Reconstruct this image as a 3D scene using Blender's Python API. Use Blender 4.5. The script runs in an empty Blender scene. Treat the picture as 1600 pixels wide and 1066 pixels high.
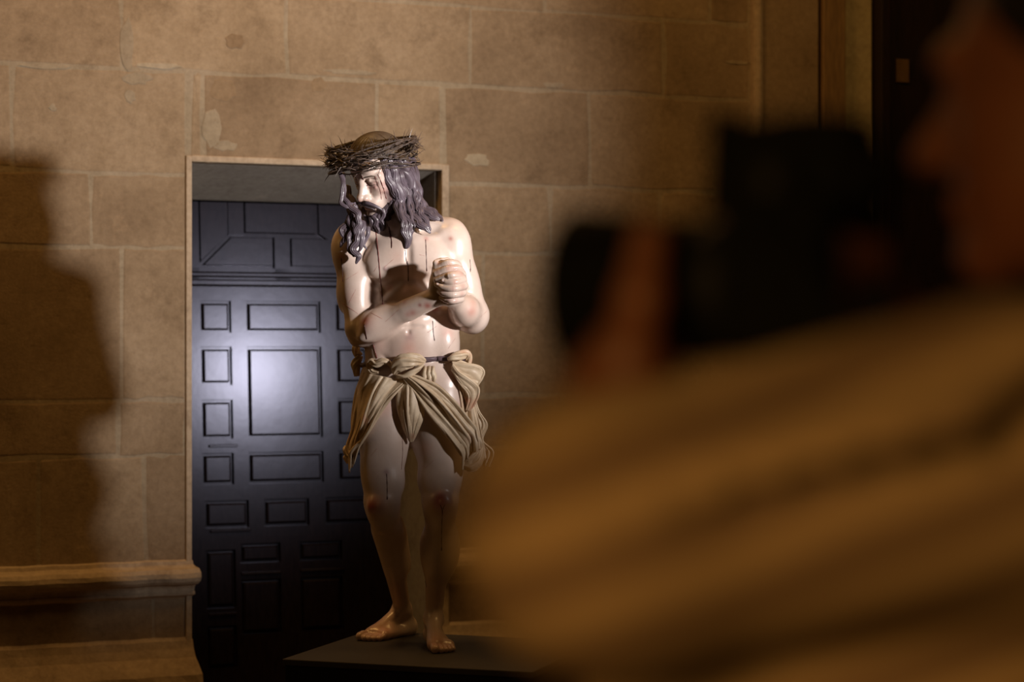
import bpy, math, random
import numpy as np
from mathutils import Vector, Matrix
from mathutils.bvhtree import BVHTree

random.seed(7)
rng = np.random.default_rng(7)
scene = bpy.context.scene
COL = scene.collection

# ------------------------------------------------------------------ camera, world, lights
FPX = 70.0 / 36.0 * 1600.0          # focal length in pixels of the 1600 px frame
CAMZ = 1.5
STAT_Y = 6.45                        # distance of the statue's axis
SC = FPX / STAT_Y                    # pixels per metre at the statue
cd = bpy.data.cameras.new('viewpoint')
cam = bpy.data.objects.new('viewpoint', cd)
COL.objects.link(cam)
cam.location = (0, 0, CAMZ)
cam.rotation_euler = (math.radians(90), 0, 0)
cd.lens = 70.0
cd.sensor_width = 36.0
cd.clip_start = 0.05
cd.dof.use_dof = True
cd.dof.focus_distance = 6.36
cd.dof.aperture_fstop = 2.35
scene.camera = cam

scene.view_settings.view_transform = 'Standard'
scene.view_settings.look = 'None'
scene.view_settings.gamma = 1
scene.view_settings.use_curve_mapping = False
scene.view_settings.exposure = 0.0

w = bpy.data.worlds.new('dim_warm_church')
scene.world = w
w.use_nodes = True
w.node_tree.nodes['Background'].inputs['Color'].default_value = (1.0, 0.55, 0.22, 1)
w.node_tree.nodes['Background'].inputs['Strength'].default_value = 0.008


def look_at(o, tgt):
    d = Vector(tgt) - o.location
    o.rotation_euler = d.to_track_quat('-Z', 'Y').to_euler()


def light(name, kind, loc, tgt, energy, color, **kw):
    l = bpy.data.lights.new(name, kind)
    l.energy = energy
    l.color = color
    for k, v in kw.items():
        setattr(l, k, v)
    o = bpy.data.objects.new(name, l)
    COL.objects.link(o)
    o.location = loc
    look_at(o, tgt)
    return o


KEY = Vector((2.10, 4.38, 2.06))
light('video_spotlight', 'SPOT', KEY, (-1.0, 7.6, 2.50), 760, (1.0, 0.93, 0.90),
      spot_size=math.radians(52), spot_blend=1.0, shadow_soft_size=0.09)
light('wall_wash_lamp', 'AREA', (-1.3, 6.5, 5.6), (-1.3, 7.4, 0.5), 60, (1.0, 0.52, 0.15), shape='DISK', size=1.0)
light('nave_lamp', 'AREA', (-4.0, 5.4, 3.2), (-1.6, 7.4, 0.8), 5, (1.0, 0.54, 0.17), shape='DISK', size=0.9)
light('aisle_lamp', 'AREA', (2.2, 6.4, 5.6), (1.4, 8.6, 1.0), 28, (1.0, 0.56, 0.18), shape='DISK', size=0.8)
light('entrance_lamp', 'AREA', (-0.75, -1.1, 1.9), (0.2, 1.1, 1.1), 2.4, (1.0, 0.54, 0.16), shape='DISK', size=0.7,
      spread=math.radians(50))


# ------------------------------------------------------------------ helpers
def P(px, py, d=0.0):
    """point seen at pixel px,py, d pixels (of the statue's scale) in front of the statue's axis"""
    Y = STAT_Y - d / SC
    return np.array([(px - 800) / FPX * Y, Y, CAMZ - (py - 533) / FPX * Y])


def Q(px, py, Y):
    return np.array([(px - 800) / FPX * Y, Y, CAMZ - (py - 533) / FPX * Y])


def mesh_obj(name, verts, faces, mat, parent=None, smooth=True):
    me = bpy.data.meshes.new(name)
    me.from_pydata([tuple(map(float, v)) for v in verts] if not isinstance(verts, np.ndarray) else verts.tolist(), [],
                   faces if not isinstance(faces, np.ndarray) else faces.tolist())
    if mat is not None:
        me.materials.append(mat)
    if smooth:
        me.polygons.foreach_set('use_smooth', [True] * len(me.polygons))
    me.update()
    o = bpy.data.objects.new(name, me)
    COL.objects.link(o)
    if parent is not None:
        o.parent = parent
        o.matrix_parent_inverse = Matrix.Translation(-Vector(parent_loc(parent)))
    return o


def parent_loc(p):
    return p.location if p.type == 'EMPTY' else Vector((0, 0, 0))


def thing(name, label, cat, loc, group=None):
    o = bpy.data.objects.new(name, None)
    COL.objects.link(o)
    o.location = loc
    o.empty_display_size = 0.05
    o['label'] = label
    o['category'] = cat
    if group:
        o['group'] = group
    return o


def structure(o):
    o['kind'] = 'structure'
    return o


class MB:
    def __init__(s):
        s.v = []
        s.f = []

    def add(s, V, F):
        n = len(s.v)
        s.v += [tuple(map(float, x)) for x in V]
        s.f += [tuple(int(i) + n for i in f) for f in F]

    def box(s, fn, a0, a1, b0, b1, c0, c1):
        V = [fn(a, b, c) for a in (a0, a1) for b in (b0, b1) for c in (c0, c1)]
        s.add(V, [(0, 1, 3, 2), (4, 6, 7, 5), (0, 4, 5, 1), (2, 3, 7, 6), (0, 2, 6, 4), (1, 5, 7, 3)])

    def obj(s, name, mat, parent=None, smooth=False, bevel=0, seg=2):
        o = mesh_obj(name, s.v, s.f, mat, parent, smooth)
        if bevel:
            m = o.modifiers.new('bevel', 'BEVEL')
            m.width = bevel
            m.segments = seg
            m.limit_method = 'ANGLE'
        return o


def catmull(pts, n):
    pts = np.asarray(pts, float)
    if len(pts) == 2:
        t = np.linspace(0, 1, n)[:, None]
        return pts[0] * (1 - t) + pts[1] * t
    p = np.vstack([2 * pts[0] - pts[1], pts, 2 * pts[-1] - pts[-2]])
    t = np.linspace(0, len(pts) - 1 - 1e-6, n)
    i = t.astype(int)
    f = (t - i)[:, None]
    a, b, c, d = p[i], p[i + 1], p[i + 2], p[i + 3]
    return 0.5 * ((2 * b) + (-a + c) * f + (2 * a - 5 * b + 4 * c - d) * f * f + (-a + 3 * b - 3 * c + d) * f ** 3)


def interp(vals, n):
    vals = np.asarray(vals, float)
    return np.interp(np.linspace(0, len(vals) - 1, n), np.arange(len(vals)), vals)


def sweep(path, wid, thick, facing, seg=12, lobes=0, lobe_amp=0.0, twist=0.0, caps=True):
    """tube along world path; wid/thick half sizes in m per point; facing: vector the flat side looks to"""
    n = len(path)
    T = np.gradient(path, axis=0)
    T /= np.linalg.norm(T, axis=1)[:, None] + 1e-9
    V = []
    F = []
    facing = np.asarray(facing, float)
    for i in range(n):
        fc = facing if facing.ndim == 1 else facing[i]
        nn = fc - T[i] * fc.dot(T[i])
        nn /= np.linalg.norm(nn) + 1e-9
        s = np.cross(T[i], nn)
        for k in range(seg):
            a = 2 * math.pi * k / seg
            r = 1.0 + lobe_amp * math.cos(lobes * a + twist * i / n * 6.283)
            V.append(path[i] + s * (math.cos(a) * wid[i] * r) + nn * (math.sin(a) * thick[i] * r))
    for i in range(n - 1):
        for k in range(seg):
            k2 = (k + 1) % seg
            F.append((i * seg + k, i * seg + k2, (i + 1) * seg + k2, (i + 1) * seg + k))
    if caps:
        F.append(tuple(range(seg))[::-1])
        F.append(tuple((n - 1) * seg + k for k in range(seg)))
    return np.array(V), F


# ------------------------------------------------------------------ materials
def newmat(name):
    m = bpy.data.materials.new(name)
    m.use_nodes = True
    nt = m.node_tree
    b = nt.nodes['Principled BSDF']
    return m, nt, b


def noise(nt, scale, detail=5, rough=0.6, coord=None, vec_scale=None):
    tc = nt.nodes.new('ShaderNodeTexCoord')
    n = nt.nodes.new('ShaderNodeTexNoise')
    n.inputs['Scale'].default_value = scale
    n.inputs['Detail'].default_value = detail
    n.inputs['Roughness'].default_value = rough
    src = tc.outputs[coord or 'Object']
    if vec_scale:
        mp = nt.nodes.new('ShaderNodeMapping')
        mp.inputs['Scale'].default_value = vec_scale
        nt.links.new(src, mp.inputs['Vector'])
        src = mp.outputs['Vector']
    nt.links.new(src, n.inputs['Vector'])
    return n


def ramp(nt, fac, stops):
    r = nt.nodes.new('ShaderNodeValToRGB')
    el = r.color_ramp.elements
    while len(el) < len(stops):
        el.new(0.5)
    for e, (p, c) in zip(el, stops):
        e.position = p
        e.color = (*c, 1)
    nt.links.new(fac, r.inputs['Fac'])
    return r


def bump(nt, b, h, strength, dist):
    bp = nt.nodes.new('ShaderNodeBump')
    bp.inputs['Strength'].default_value = strength
    bp.inputs['Distance'].default_value = dist
    nt.links.new(h, bp.inputs['Height'])
    nt.links.new(bp.outputs['Normal'], b.inputs['Normal'])


def simple(name, c1, c2=None, scale=8, rough=0.6, spec=0.5, bmp=0.0, bscale=60, coat=0.0, metallic=0.0, vec_scale=None):
    m, nt, b = newmat(name)
    c2 = c2 or tuple(x * 0.75 for x in c1)
    n = noise(nt, scale, vec_scale=vec_scale)
    r = ramp(nt, n.outputs['Fac'], [(0.3, c2), (0.7, c1)])
    nt.links.new(r.outputs['Color'], b.inputs['Base Color'])
    b.inputs['Roughness'].default_value = rough
    b.inputs['Specular IOR Level'].default_value = spec
    b.inputs['Metallic'].default_value = metallic
    b.inputs['Coat Weight'].default_value = coat
    b.inputs['Coat Roughness'].default_value = 0.15
    if bmp:
        n2 = noise(nt, bscale)
        bump(nt, b, n2.outputs['Fac'], bmp, 0.01)
    return m


def mix_rgb(nt, mode, fac, a, bb):
    mx = nt.nodes.new('ShaderNodeMix')
    mx.data_type = 'RGBA'
    mx.blend_type = mode
    for sock, val in ((mx.inputs[0], fac), (mx.inputs[6], a), (mx.inputs[7], bb)):
        if hasattr(val, 'is_linked'):
            nt.links.new(val, sock)
        else:
            sock.default_value = val
    return mx.outputs[2]


def stone_mat(name, c_dark, c_mid, c_light):
    m, nt, b = newmat(name)
    n = noise(nt, 2.2, 6, 0.65, 'Object')
    r = ramp(nt, n.outputs['Fac'], [(0.25, c_dark), (0.5, c_mid), (0.78, c_light)])
    n5 = noise(nt, 5.5, 7, 0.75, 'Object')
    r5 = ramp(nt, n5.outputs['Fac'], [(0.34, (0.74, 0.72, 0.70)), (0.46, (1, 1, 1)), (0.60, (1, 1, 1)), (0.72, (1.28, 1.26, 1.24))])
    n3 = noise(nt, 38, 4, 0.7, 'Object')
    r3 = ramp(nt, n3.outputs['Fac'], [(0.3, (0.82, 0.8, 0.78)), (0.7, (1.1, 1.1, 1.1))])
    oi = nt.nodes.new('ShaderNodeObjectInfo')
    rr = ramp(nt, oi.outputs['Random'], [(0.0, (0.86, 0.83, 0.80)), (1.0, (1.08, 1.08, 1.06))])
    c = mix_rgb(nt, 'MULTIPLY', 1.0, r.outputs['Color'], r3.outputs['Color'])
    c = mix_rgb(nt, 'MULTIPLY', 1.0, c, rr.outputs['Color'])
    c = mix_rgb(nt, 'MULTIPLY', 0.8, c, r5.outputs['Color'])
    nt.links.new(c, b.inputs['Base Color'])
    b.inputs['Roughness'].default_value = 0.9
    b.inputs['Specular IOR Level'].default_value = 0.2
    n4 = noise(nt, 90, 6, 0.75, 'Object')
    bump(nt, b, n4.outputs['Fac'], 0.5, 0.006)
    return m


M = {}
M['stone'] = stone_mat('sandstone', (0.235, 0.165, 0.10), (0.33, 0.24, 0.15), (0.415, 0.315, 0.21))
M['mortar'] = stone_mat('lime_mortar', (0.30, 0.24, 0.16), (0.37, 0.30, 0.205), (0.46, 0.375, 0.275))
M['trimstone'] = stone_mat('trim_stone', (0.37, 0.28, 0.19), (0.46, 0.36, 0.26), (0.53, 0.43, 0.32))
M['patch'] = stone_mat('dark_patch', (0.26, 0.175, 0.10), (0.30, 0.21, 0.125), (0.33, 0.24, 0.15))
M['reveal'] = stone_mat('grey_plaster', (0.36, 0.33, 0.30), (0.42, 0.39, 0.35), (0.48, 0.44, 0.40))
M['plaster'] = stone_mat('yellow_plaster', (0.40, 0.33, 0.17), (0.46, 0.38, 0.21), (0.50, 0.42, 0.25))
M['door'] = simple('dark_varnished_wood', (0.018, 0.012, 0.013), (0.009, 0.006, 0.007), 14, 0.21, 0.21, 0.03, 9,
                   vec_scale=(6, 6, 1))
M['darkwood'] = simple('dark_wood', (0.020, 0.009, 0.006), (0.010, 0.005, 0.004), 10, 0.5, 0.3, vec_scale=(8, 8, 1))
M['brownwood'] = simple('brown_wood', (0.28, 0.17, 0.07), (0.17, 0.10, 0.045), 9, 0.6, 0.3, vec_scale=(8, 8, 1))
M['brass'] = simple('brass_plate', (0.30, 0.17, 0.06), None, 30, 0.4, 0.5, metallic=0.6)
M['floor'] = simple('floor_slabs', (0.12, 0.085, 0.05), (0.07, 0.05, 0.03), 3, 0.55, 0.4)
M['plinth'] = simple('grey_plinth_paint', (0.052, 0.046, 0.042), (0.038, 0.033, 0.030), 5, 0.6, 0.3, 0.05)
M['plinthside'] = simple('black_plinth_cloth', (0.012, 0.011, 0.010), None, 5, 0.8, 0.2)


# painted skin with a per-vertex paint layer (the sculptor's reddened wounds; feet and shins darkened against lamp glare)
def skin_mat(name, base, dark, rough, coat):
    m, nt, b = newmat(name)
    n = noise(nt, 9, 5, 0.6)
    r = ramp(nt, n.outputs['Fac'], [(0.3, dark), (0.68, base)])
    at = nt.nodes.new('ShaderNodeVertexColor')
    at.layer_name = 'paint'
    c = mix_rgb(nt, 'MULTIPLY', 1.0, r.outputs['Color'], at.outputs['Color'])
    nt.links.new(c, b.inputs['Base Color'])
    b.inputs['Roughness'].default_value = rough
    b.inputs['Specular IOR Level'].default_value = 0.5
    b.inputs['Coat Weight'].default_value = coat
    b.inputs['Coat Roughness'].default_value = 0.25
    n2 = noise(nt, 25, 3)
    bump(nt, b, n2.outputs['Fac'], 0.08, 0.01)
    return m


M['skin'] = skin_mat('painted_flesh', (0.72, 0.58, 0.50), (0.61, 0.47, 0.39), 0.38, 0.45)
M['hairwood'] = simple('painted_hair', (0.145, 0.115, 0.14), (0.07, 0.048, 0.055), 30, 0.42, 0.5, coat=0.18)
M['capwood'] = simple('painted_scalp_hair', (0.11, 0.075, 0.045), (0.06, 0.04, 0.028), 40, 0.5, 0.4)
M['blood'] = simple('dried_blood', (0.060, 0.008, 0.008), None, 30, 0.3, 0.5)
M['bloodred'] = simple('red_blood', (0.20, 0.025, 0.022), None, 30, 0.35, 0.5)
M['scratch'] = simple('painted_scratch', (0.55, 0.25, 0.21), None, 30, 0.4, 0.5)
M['lash'] = simple('dark_lash_paint', (0.05, 0.025, 0.02), None, 30, 0.5, 0.4)
M['nail'] = simple('finger_nail', (0.70, 0.55, 0.50), None, 30, 0.25, 0.5)
M['eye'] = simple('glass_eye', (0.55, 0.47, 0.42), None, 30, 0.08, 0.6)
M['twig'] = simple('thorn_twig', (0.115, 0.080, 0.062), (0.040, 0.027, 0.022), 35, 0.42, 0.5, 0.4, 120)
M['thorn'] = simple('thorn_spike', (0.17, 0.115, 0.085), (0.07, 0.045, 0.035), 40, 0.4, 0.5)
M['cord'] = simple('purple_cord', (0.16, 0.105, 0.12), (0.09, 0.06, 0.07), 40, 0.45, 0.4)


def cloth_mat():
    m, nt, b = newmat('carved_linen')
    n = noise(nt, 22, 4, 0.6)
    r = ramp(nt, n.outputs['Fac'], [(0.3, (0.52, 0.38, 0.24)), (0.7, (0.76, 0.61, 0.43))])
    n2 = noise(nt, 11, 3, 0.5)
    r2 = ramp(nt, n2.outputs['Fac'], [(0.62, (1, 1, 1)), (0.74, (0.85, 0.42, 0.36))])
    c = mix_rgb(nt, 'MULTIPLY', 0.8, r.outputs['Color'], r2.outputs['Color'])
    nt.links.new(c, b.inputs['Base Color'])
    b.inputs['Roughness'].default_value = 0.5
    b.inputs['Coat Weight'].default_value = 0.15
    b.inputs['Coat Roughness'].default_value = 0.3
    n3 = noise(nt, 300, 2)
    bump(nt, b, n3.outputs['Fac'], 0.12, 0.003)
    return m


M['cloth'] = cloth_mat()

M['door'].node_tree.nodes['Principled BSDF'].inputs['Specular Tint'].default_value = (0.72, 0.76, 1.0, 1)  # blue cast of the reflected light is put into the varnish colour

# ------------------------------------------------------------------ the wall with the doorway
WO = np.array([-1.29, 8.0, 0.0])
WU = np.array([0.9273, 0.3743, 0.0])
WN = np.array([-0.3743, 0.9273, 0.0])       # into the wall


def W(u, v, z):
    return WO + u * WU + v * WN + np.array([0, 0, z])


def wall_uz(px, py, v=0.0):
    a = (px - 800) / FPX
    o = WO + v * WN
    u = (a * o[1] - o[0]) / (WU[0] - a * WU[1])
    Y = o[1] + u * WU[1]
    return u, CAMZ - (py - 533) / FPX * Y


OPU0, OPU1 = 0.0, wall_uz(690, 500)[0]
OPZ = 2.222
ULEFT, URIGHT = -3.2, wall_uz(1170, 400)[0]
DEPTH = 0.55
wm = MB()
wm.box(W, ULEFT, OPU0, 0, DEPTH, 0, 4.2)
wm.box(W, OPU1, 5.6, 0, DEPTH, 0, 4.2)
wm.box(W, OPU0, OPU1, 0.0, DEPTH, OPZ, 4.2)
wall = structure(wm.obj('wall_back', M['mortar']))

courses = [(2.92, 3.36, [-400, 60, 330, 600, 850, 1110]),
           (2.58, 2.92, [-450, 190, 447, 735, 1037]),
           (2.165, 2.58, [-300, 20, 318, 590, 922]),
           (1.87, 2.165, [-250, 142, 860, 1030]),
           (1.265, 1.87, [-380, 190, 755, 985]),
           (1.045, 1.265, [-150, 185, 880, 1090]),
           (0.60, 1.045, [-320, 60, 226, 800, 1010]),
           (0.27, 0.50, [-330, 240, 900]),
           (0.0, 0.27, [-200, 100, 850])]
for zi, (z0, z1, js) in enumerate(courses):
    us = sorted([ULEFT + 0.01] + [wall_uz(j, 400)[0] for j in js] + [URIGHT])
    for a, b in zip(us[:-1], us[1:]):
        if b - a < 0.05:
            continue
        segs = [(a, b, z0, z1)]
        if z0 < OPZ:
            segs = []
            if z1 > OPZ:          # the lintel course
                segs = [(a, b, z0, z1)] if (b <= OPU0 - 0.01 or a >= OPU1 + 0.01) else []
                if not segs:
                    if a < OPU0 - 0.03:
                        segs.append((a, min(b, OPU0), z0, z1))
                    if b > OPU0 and a < OPU1:
                        segs.append((max(a, OPU0), min(b, OPU1), OPZ, z1))
                    if b > OPU1 + 0.03:
                        segs.append((max(a, OPU1), b, z0, z1))
            else:
                if a < OPU0:
                    segs.append((a, min(b, OPU0), z0, z1))
                if b > OPU1:
                    segs.append((max(a, OPU1), b, z0, z1))
        for (s0, s1, t0, t1) in segs:
            if s1 - s0 < 0.04 or t1 - t0 < 0.03:
                continue
            g = 0.0085
            e0 = 0.024 if abs(s1 - OPU0) < 1e-6 else g
            e1 = 0.024 if abs(s0 - OPU1) < 1e-6 else g
            # front outline with slightly irregular edges
            pro = -0.0008 - rng.random() * 0.0012
            n = 5
            pts = []
            jj = lambda: rng.normal() * 0.0045
            for k in range(n):
                pts.append((s0 + e1 + (s1 - s0 - e0 - e1) * k / n + jj(), t0 + g + jj()))
            for k in range(2):
                pts.append((s1 - e0 + jj(), t0 + g + (t1 - t0 - 2 * g) * k / 2 + jj()))
            for k in range(n):
                pts.append((s1 - e0 - (s1 - s0 - e0 - e1) * k / n + jj(), t1 - g + jj()))
            for k in range(2):
                pts.append((s0 + e1 + jj(), t1 - g - (t1 - t0 - 2 * g) * k / 2 + jj()))
            cu, cz = (s0 + s1) / 2, (t0 + t1) / 2
            V = [W(p[0], 0.01, p[1]) for p in pts] + \
                [W(p[0], pro * 0.4, p[1]) for p in pts] + \
                [W(cu + (p[0] - cu) * (1 - 0.006 / abs(s1 - s0) * 2), pro, cz + (p[1] - cz) * (1 - 0.006 / abs(t1 - t0) * 2)) for p in pts]
            m = len(pts)
            Fc = [(k, (k + 1) % m, m + (k + 1) % m, m + k) for k in range(m)]
            Fc += [(m + k, m + (k + 1) % m, 2 * m + (k + 1) % m, 2 * m + k) for k in range(m)]
            Fc += [tuple(2 * m + k for k in range(m))]
            mesh_obj('stone', V, Fc, M['stone'], wall, False)


def patch(px, py, ru, rz, mat, name='stone_repair'):
    u0, z0 = wall_uz(px, py)
    m = 14
    rad = [1 + rng.normal() * 0.13 for _ in range(m)]
    pts = [(u0 + ru * rad[k] * math.cos(k / m * 6.283), z0 + rz * rad[k] * math.sin(k / m * 6.283)) for k in range(m)]
    V = [W(p[0], -0.002, p[1]) for p in pts] + [W(u0 + (p[0] - u0) * .93, -0.0030, z0 + (p[1] - z0) * .93) for p in pts]
    Fc = [(k, (k + 1) % m, m + (k + 1) % m, m + k) for k in range(m)] + [tuple(m + k for k in range(m))]
    mesh_obj(name, V, Fc, M[mat], wall, False)


patch(350, 141, 0.055, 0.048, 'patch')
patch(498, 133, 0.034, 0.030, 'patch')
patch(366, 66, 0.04, 0.03, 'patch')
for (x, y, a_, b_) in ((198, 70, 0.028, 0.11), (212, 122, 0.06, 0.028), (203, 150, 0.022, 0.03), (332, 200, 0.04, 0.07), (352, 228, 0.05, 0.022), (82, 168, 0.014, 0.014), (745, 250, 0.06, 0.024),
                       (865, 133, 0.05, 0.012), (250, 103, 0.09, 0.012), (545, 112, 0.11, 0.012), (1152, 98, 0.06, 0.008), (70, 104, 0.09, 0.010)):
    patch(x, y, a_, b_, 'mortar', 'mortar_smear')

# opening frame: plain stone fillet, splayed soffit, reveals
fm = MB()
fm.box(W, OPU0 - 0.022, OPU0 + 0.002, -0.012, 0.05, 0.0, OPZ + 0.022)
fm.box(W, OPU1 - 0.002, OPU1 + 0.03, -0.012, 0.05, 0.0, OPZ + 0.022)
fm.box(W, OPU0, OPU1, -0.012, 0.05, OPZ - 0.002, OPZ + 0.024)
structure(fm.obj('trim_1', M['trimstone'], bevel=0.004))
sm = MB()
zi_in = 2.108
sm.add([W(OPU0, 0.05, OPZ), W(OPU1, 0.05, OPZ), W(OPU1, DEPTH, zi_in), W(OPU0, DEPTH, zi_in),
        W(OPU0, 0.05, OPZ + 0.03), W(OPU1, 0.05, OPZ + 0.03), W(OPU1, DEPTH, OPZ + .03), W(OPU0, DEPTH, OPZ + .03)],
       [(0, 1, 2, 3), (4, 7, 6, 5), (0, 4, 5, 1), (3, 2, 6, 7), (0, 3, 7, 4), (1, 5, 6, 2)])
structure(sm.obj('trim_2', M['reveal']))
sm = MB()
sm.box(W, OPU1 - 0.012, OPU1 + 0.002, 0.05, DEPTH, 0, OPZ)
structure(sm.obj('trim_3', M['reveal']))

# door behind the opening
DV = DEPTH + 0.06


def D(u, v, z):
    return W(u, DV + v + 0.075 * (z - 1.2), z)       # lean added to bring the spotlight's highlight lower on the door


def duz(px, py):
    return wall_uz(px, py, DV)


du0, du1 = -0.03, OPU1 + 0.03
dm = MB()
dm.box(D, du0, du1, 0.02, 0.06, 0.0, OPZ)
door = structure(dm.obj('door_1', M['door']))
rows = []
XL = [(315, 364), (387, 504), (527, 577)]


def bandz(y, x=340):
    return duz(x, y)[1]


panels = []
for (x0, x1) in XL:
    panels.append((x0, x1, 470, 520))
    panels.append((x0, x1, 708, 757))
for (x0, x1) in (XL[0], XL[2]):
    panels.append((x0, x1, 542, 602))
    panels.append((x0, x1, 625, 686))
panels.append((387, 504, 542, 686))
for (x0, x1) in ((318, 386), (410, 480), (505, 577)):
    panels.append((x0, x1, 782, 824))
panels += [(318, 364, 858, 948), (372, 434, 906, 990), (464, 530, 906, 990), (372, 434, 850, 880), (464, 530, 850, 880),
           (318, 364, 975, 1040)]
prects = []
for (x0, x1, y0, y1) in panels:
    ua, _ = duz(x0, 600)
    ub, _ = duz(x1, 600)
    za, zb = bandz(y1), bandz(y0)
    prects.append((ua, ub, za, zb))
ztr0, ztr1 = bandz(447), bandz(436)
# frame: rails and stiles as the rectangles left between the panels
us = sorted(set([du0, du1] + [r[0] for r in prects] + [r[1] for r in prects]))
zs = sorted(set([0.0, ztr0] + [r[2] for r in prects] + [r[3] for r in prects]))
fr = MB()
for a, b in zip(us[:-1], us[1:]):
    run = None
    for c, d in zip(zs[:-1], zs[1:]):
        cu, cz = (a + b) / 2, (c + d) / 2
        inside = any(r[0] < cu < r[1] and r[2] < cz < r[3] for r in prects)
        if not inside:
            run = (run[0], d) if run else (c, d)
        if inside or d == zs[-1]:
            if run:
                fr.box(D, a, b, 0.0, 0.03, run[0], run[1])
            run = None
fr.obj('door_frame', M['door'], door)
for r in prects:
    a, b, c, d = r
    g = 0.012
    pm = MB()
    V = [D(a + g, 0.02, c + g), D(b - g, 0.02, c + g), D(b - g, 0.02, d - g), D(a + g, 0.02, d - g)]
    h = min(0.02, (b - a) / 5, (d - c) / 5)
    V += [D(a + g, 0.008, c + g), D(b - g, 0.008, c + g), D(b - g, 0.008, d - g), D(a + g, 0.008, d - g)]
    V += [D(a + g + h * .4, 0.002, c + g + h * .4), D(b - g - h * .4, 0.002, c + g + h * .4), D(b - g - h * .4, 0.002, d - g - h * .4),
          D(a + g + h * .4, 0.002, d - g - h * .4)]
    Fc = []
    for l in (0, 4):
        Fc += [(l + k, l + (k + 1) % 4, l + 4 + (k + 1) % 4, l + 4 + k) for k in range(4)]
    Fc += [(8, 9, 10, 11)]
    pm.add(V, Fc)
    pm.obj('panel', M['door'], door)
# rail mouldings
rm = MB()
rm.box(D, du0, du1, -0.035, 0.02, ztr0, ztr1)
rm.box(D, du0, du1, -0.015, 0.02, bandz(433), bandz(424))
rm.obj('transom_rail', M['door'], door, bevel=0.008)
rm = MB()
for (x0, x1, y) in ((320, 364, 958), (372, 434, 895), (464, 532, 890), (325, 388, 829), (325, 370, 697)):
    ua, z = duz(x0, y)
    ub, _ = duz(x1, y)
    rm.box(D, ua, ub, -0.010, 0.01, z - 0.006, z + 0.006)
rm.obj('ledge_moulding', M['door'], door, bevel=0.003)
# upper door: frame and diagonal raised fields
fr = MB()
zt = OPZ
fr.box(D, du0, duz(315, 600)[0], 0.0, 0.03, ztr1, zt)
fr.box(D, duz(434, 600)[0], duz(458, 600)[0], 0.0, 0.03, ztr1, bandz(368))
fr.box(D, du0, du1, 0.0, 0.03, ztr1, bandz(418))
fr.box(D, duz(362, 600)[0], duz(386, 600)[0], 0.0, 0.03, bandz(366), zt)
fr.obj('door_frame', M['door'], door)


def poly_panel(pxs, depth, mat):
    pts = []
    for (x, y) in pxs:
        u, _ = duz(x, 600)
        pts.append((u, bandz(y)))
    cu = sum(p[0] for p in pts) / len(pts)
    cz = sum(p[1] for p in pts) / len(pts)
    m = len(pts)
    V = [D(p[0], 0.02, p[1]) for p in pts] + [D(cu + (p[0] - cu) * .97, -depth, cz + (p[1] - cz) * .95) for p in pts]
    Fc = [(k, (k + 1) % m, m + (k + 1) % m, m + k) for k in range(m)] + [tuple(m + k for k in range(m))]
    mesh_obj('panel', V, Fc, mat, door, False)


poly_panel([(322, 414), (432, 414), (432, 369), (366, 369)], 0.0, M['door'])
poly_panel([(318, 410), (362, 366), (362, 300), (318, 300)], -0.006, M['door'])
poly_panel([(460, 414), (560, 414), (520, 369), (460, 369)], 0.0, M['door'])
poly_panel([(388, 362), (500, 362), (500, 300), (388, 300)], -0.006, M['door'])
poly_panel([(504, 362), (577, 412), (577, 300), (504, 300)], -0.006, M['door'])

# moulded dado ledge on both sides of the doorway, with ends that wrap the jamb
prof = [(0.0, 0.625), (-0.012, 0.618), (-0.016, 0.604), (-0.030, 0.596), (-0.055, 0.590), (-0.066, 0.574), (-0.068, 0.556),
        (-0.062, 0.540), (-0.048, 0.528), (-0.030, 0.522), (-0.024, 0.512), (-0.022, 0.498), (-0.028, 0.494), (-0.026, 0.484),
        (-0.012, 0.478), (0.0, 0.470)]
prof2 = [(0.0, 0.315), (-0.012, 0.300), (-0.018, 0.27), (-0.030, 0.235), (-0.055, 0.20), (-0.075, 0.17), (-0.082, 0.12), (-0.085, 0.0),
         (0.0, 0.0)]


def ledge(name, ua, ub, prof, mat, end_a, end_b):
    n = len(prof)
    rows = []
    N = max(2, int((ub - ua) / 0.06))
    for i in range(N + 1):
        u = ua + (ub - ua) * i / N
        rows.append([W(u + 0, v * (1 + 0.05 * math.sin(u * 23 + z * 40)), z + 0.0015 * math.sin(u * 31)) for v, z in prof])
    if end_b:
        rows.append([W(ub - v * 0.45, v * 0.8, z) for v, z in prof])
        rows.append([W(ub - v * 0.5, 0.12, z) for v, z in prof])
    if end_a:
        rows.insert(0, [W(ua + v * 0.45, v * 0.8, z) for v, z in prof])
        rows.insert(0, [W(ua + v * 0.5, 0.12, z) for v, z in prof])
    V = [p for r in rows for p in r]
    Fc = []
    for i in range(len(rows) - 1):
        for k in range(n - 1):
            Fc.append((i * n + k, (i + 1) * n + k, (i + 1) * n + k + 1, i * n + k + 1))
    Fc.append(tuple(range(n)))
    Fc.append(tuple((len(rows) - 1) * n + k for k in range(n))[::-1])
    return structure(mesh_obj(name, V, Fc, mat, None, False))


ledge('trim_4', ULEFT, OPU0, prof, M['trimstone'], False, True)
ledge('trim_5', OPU1, 5.0, prof, M['trimstone'], True, False)
ledge('baseboard_left', ULEFT, OPU0, prof2, M['trimstone'], False, True)
ledge('baseboard_right', OPU1, 5.0, prof2, M['trimstone'], True, False)

# pilaster and side door at the right
ux = lambda x: wall_uz(x, 300)[0]


def strip(name, x0, x1, v0, v1, mat, bev=0.006):
    m = MB()
    m.box(W, ux(x0), ux(x1), v0, v1, 0.0, 4.2)
    return structure(m.obj(name, mat, bevel=bev))


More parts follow.
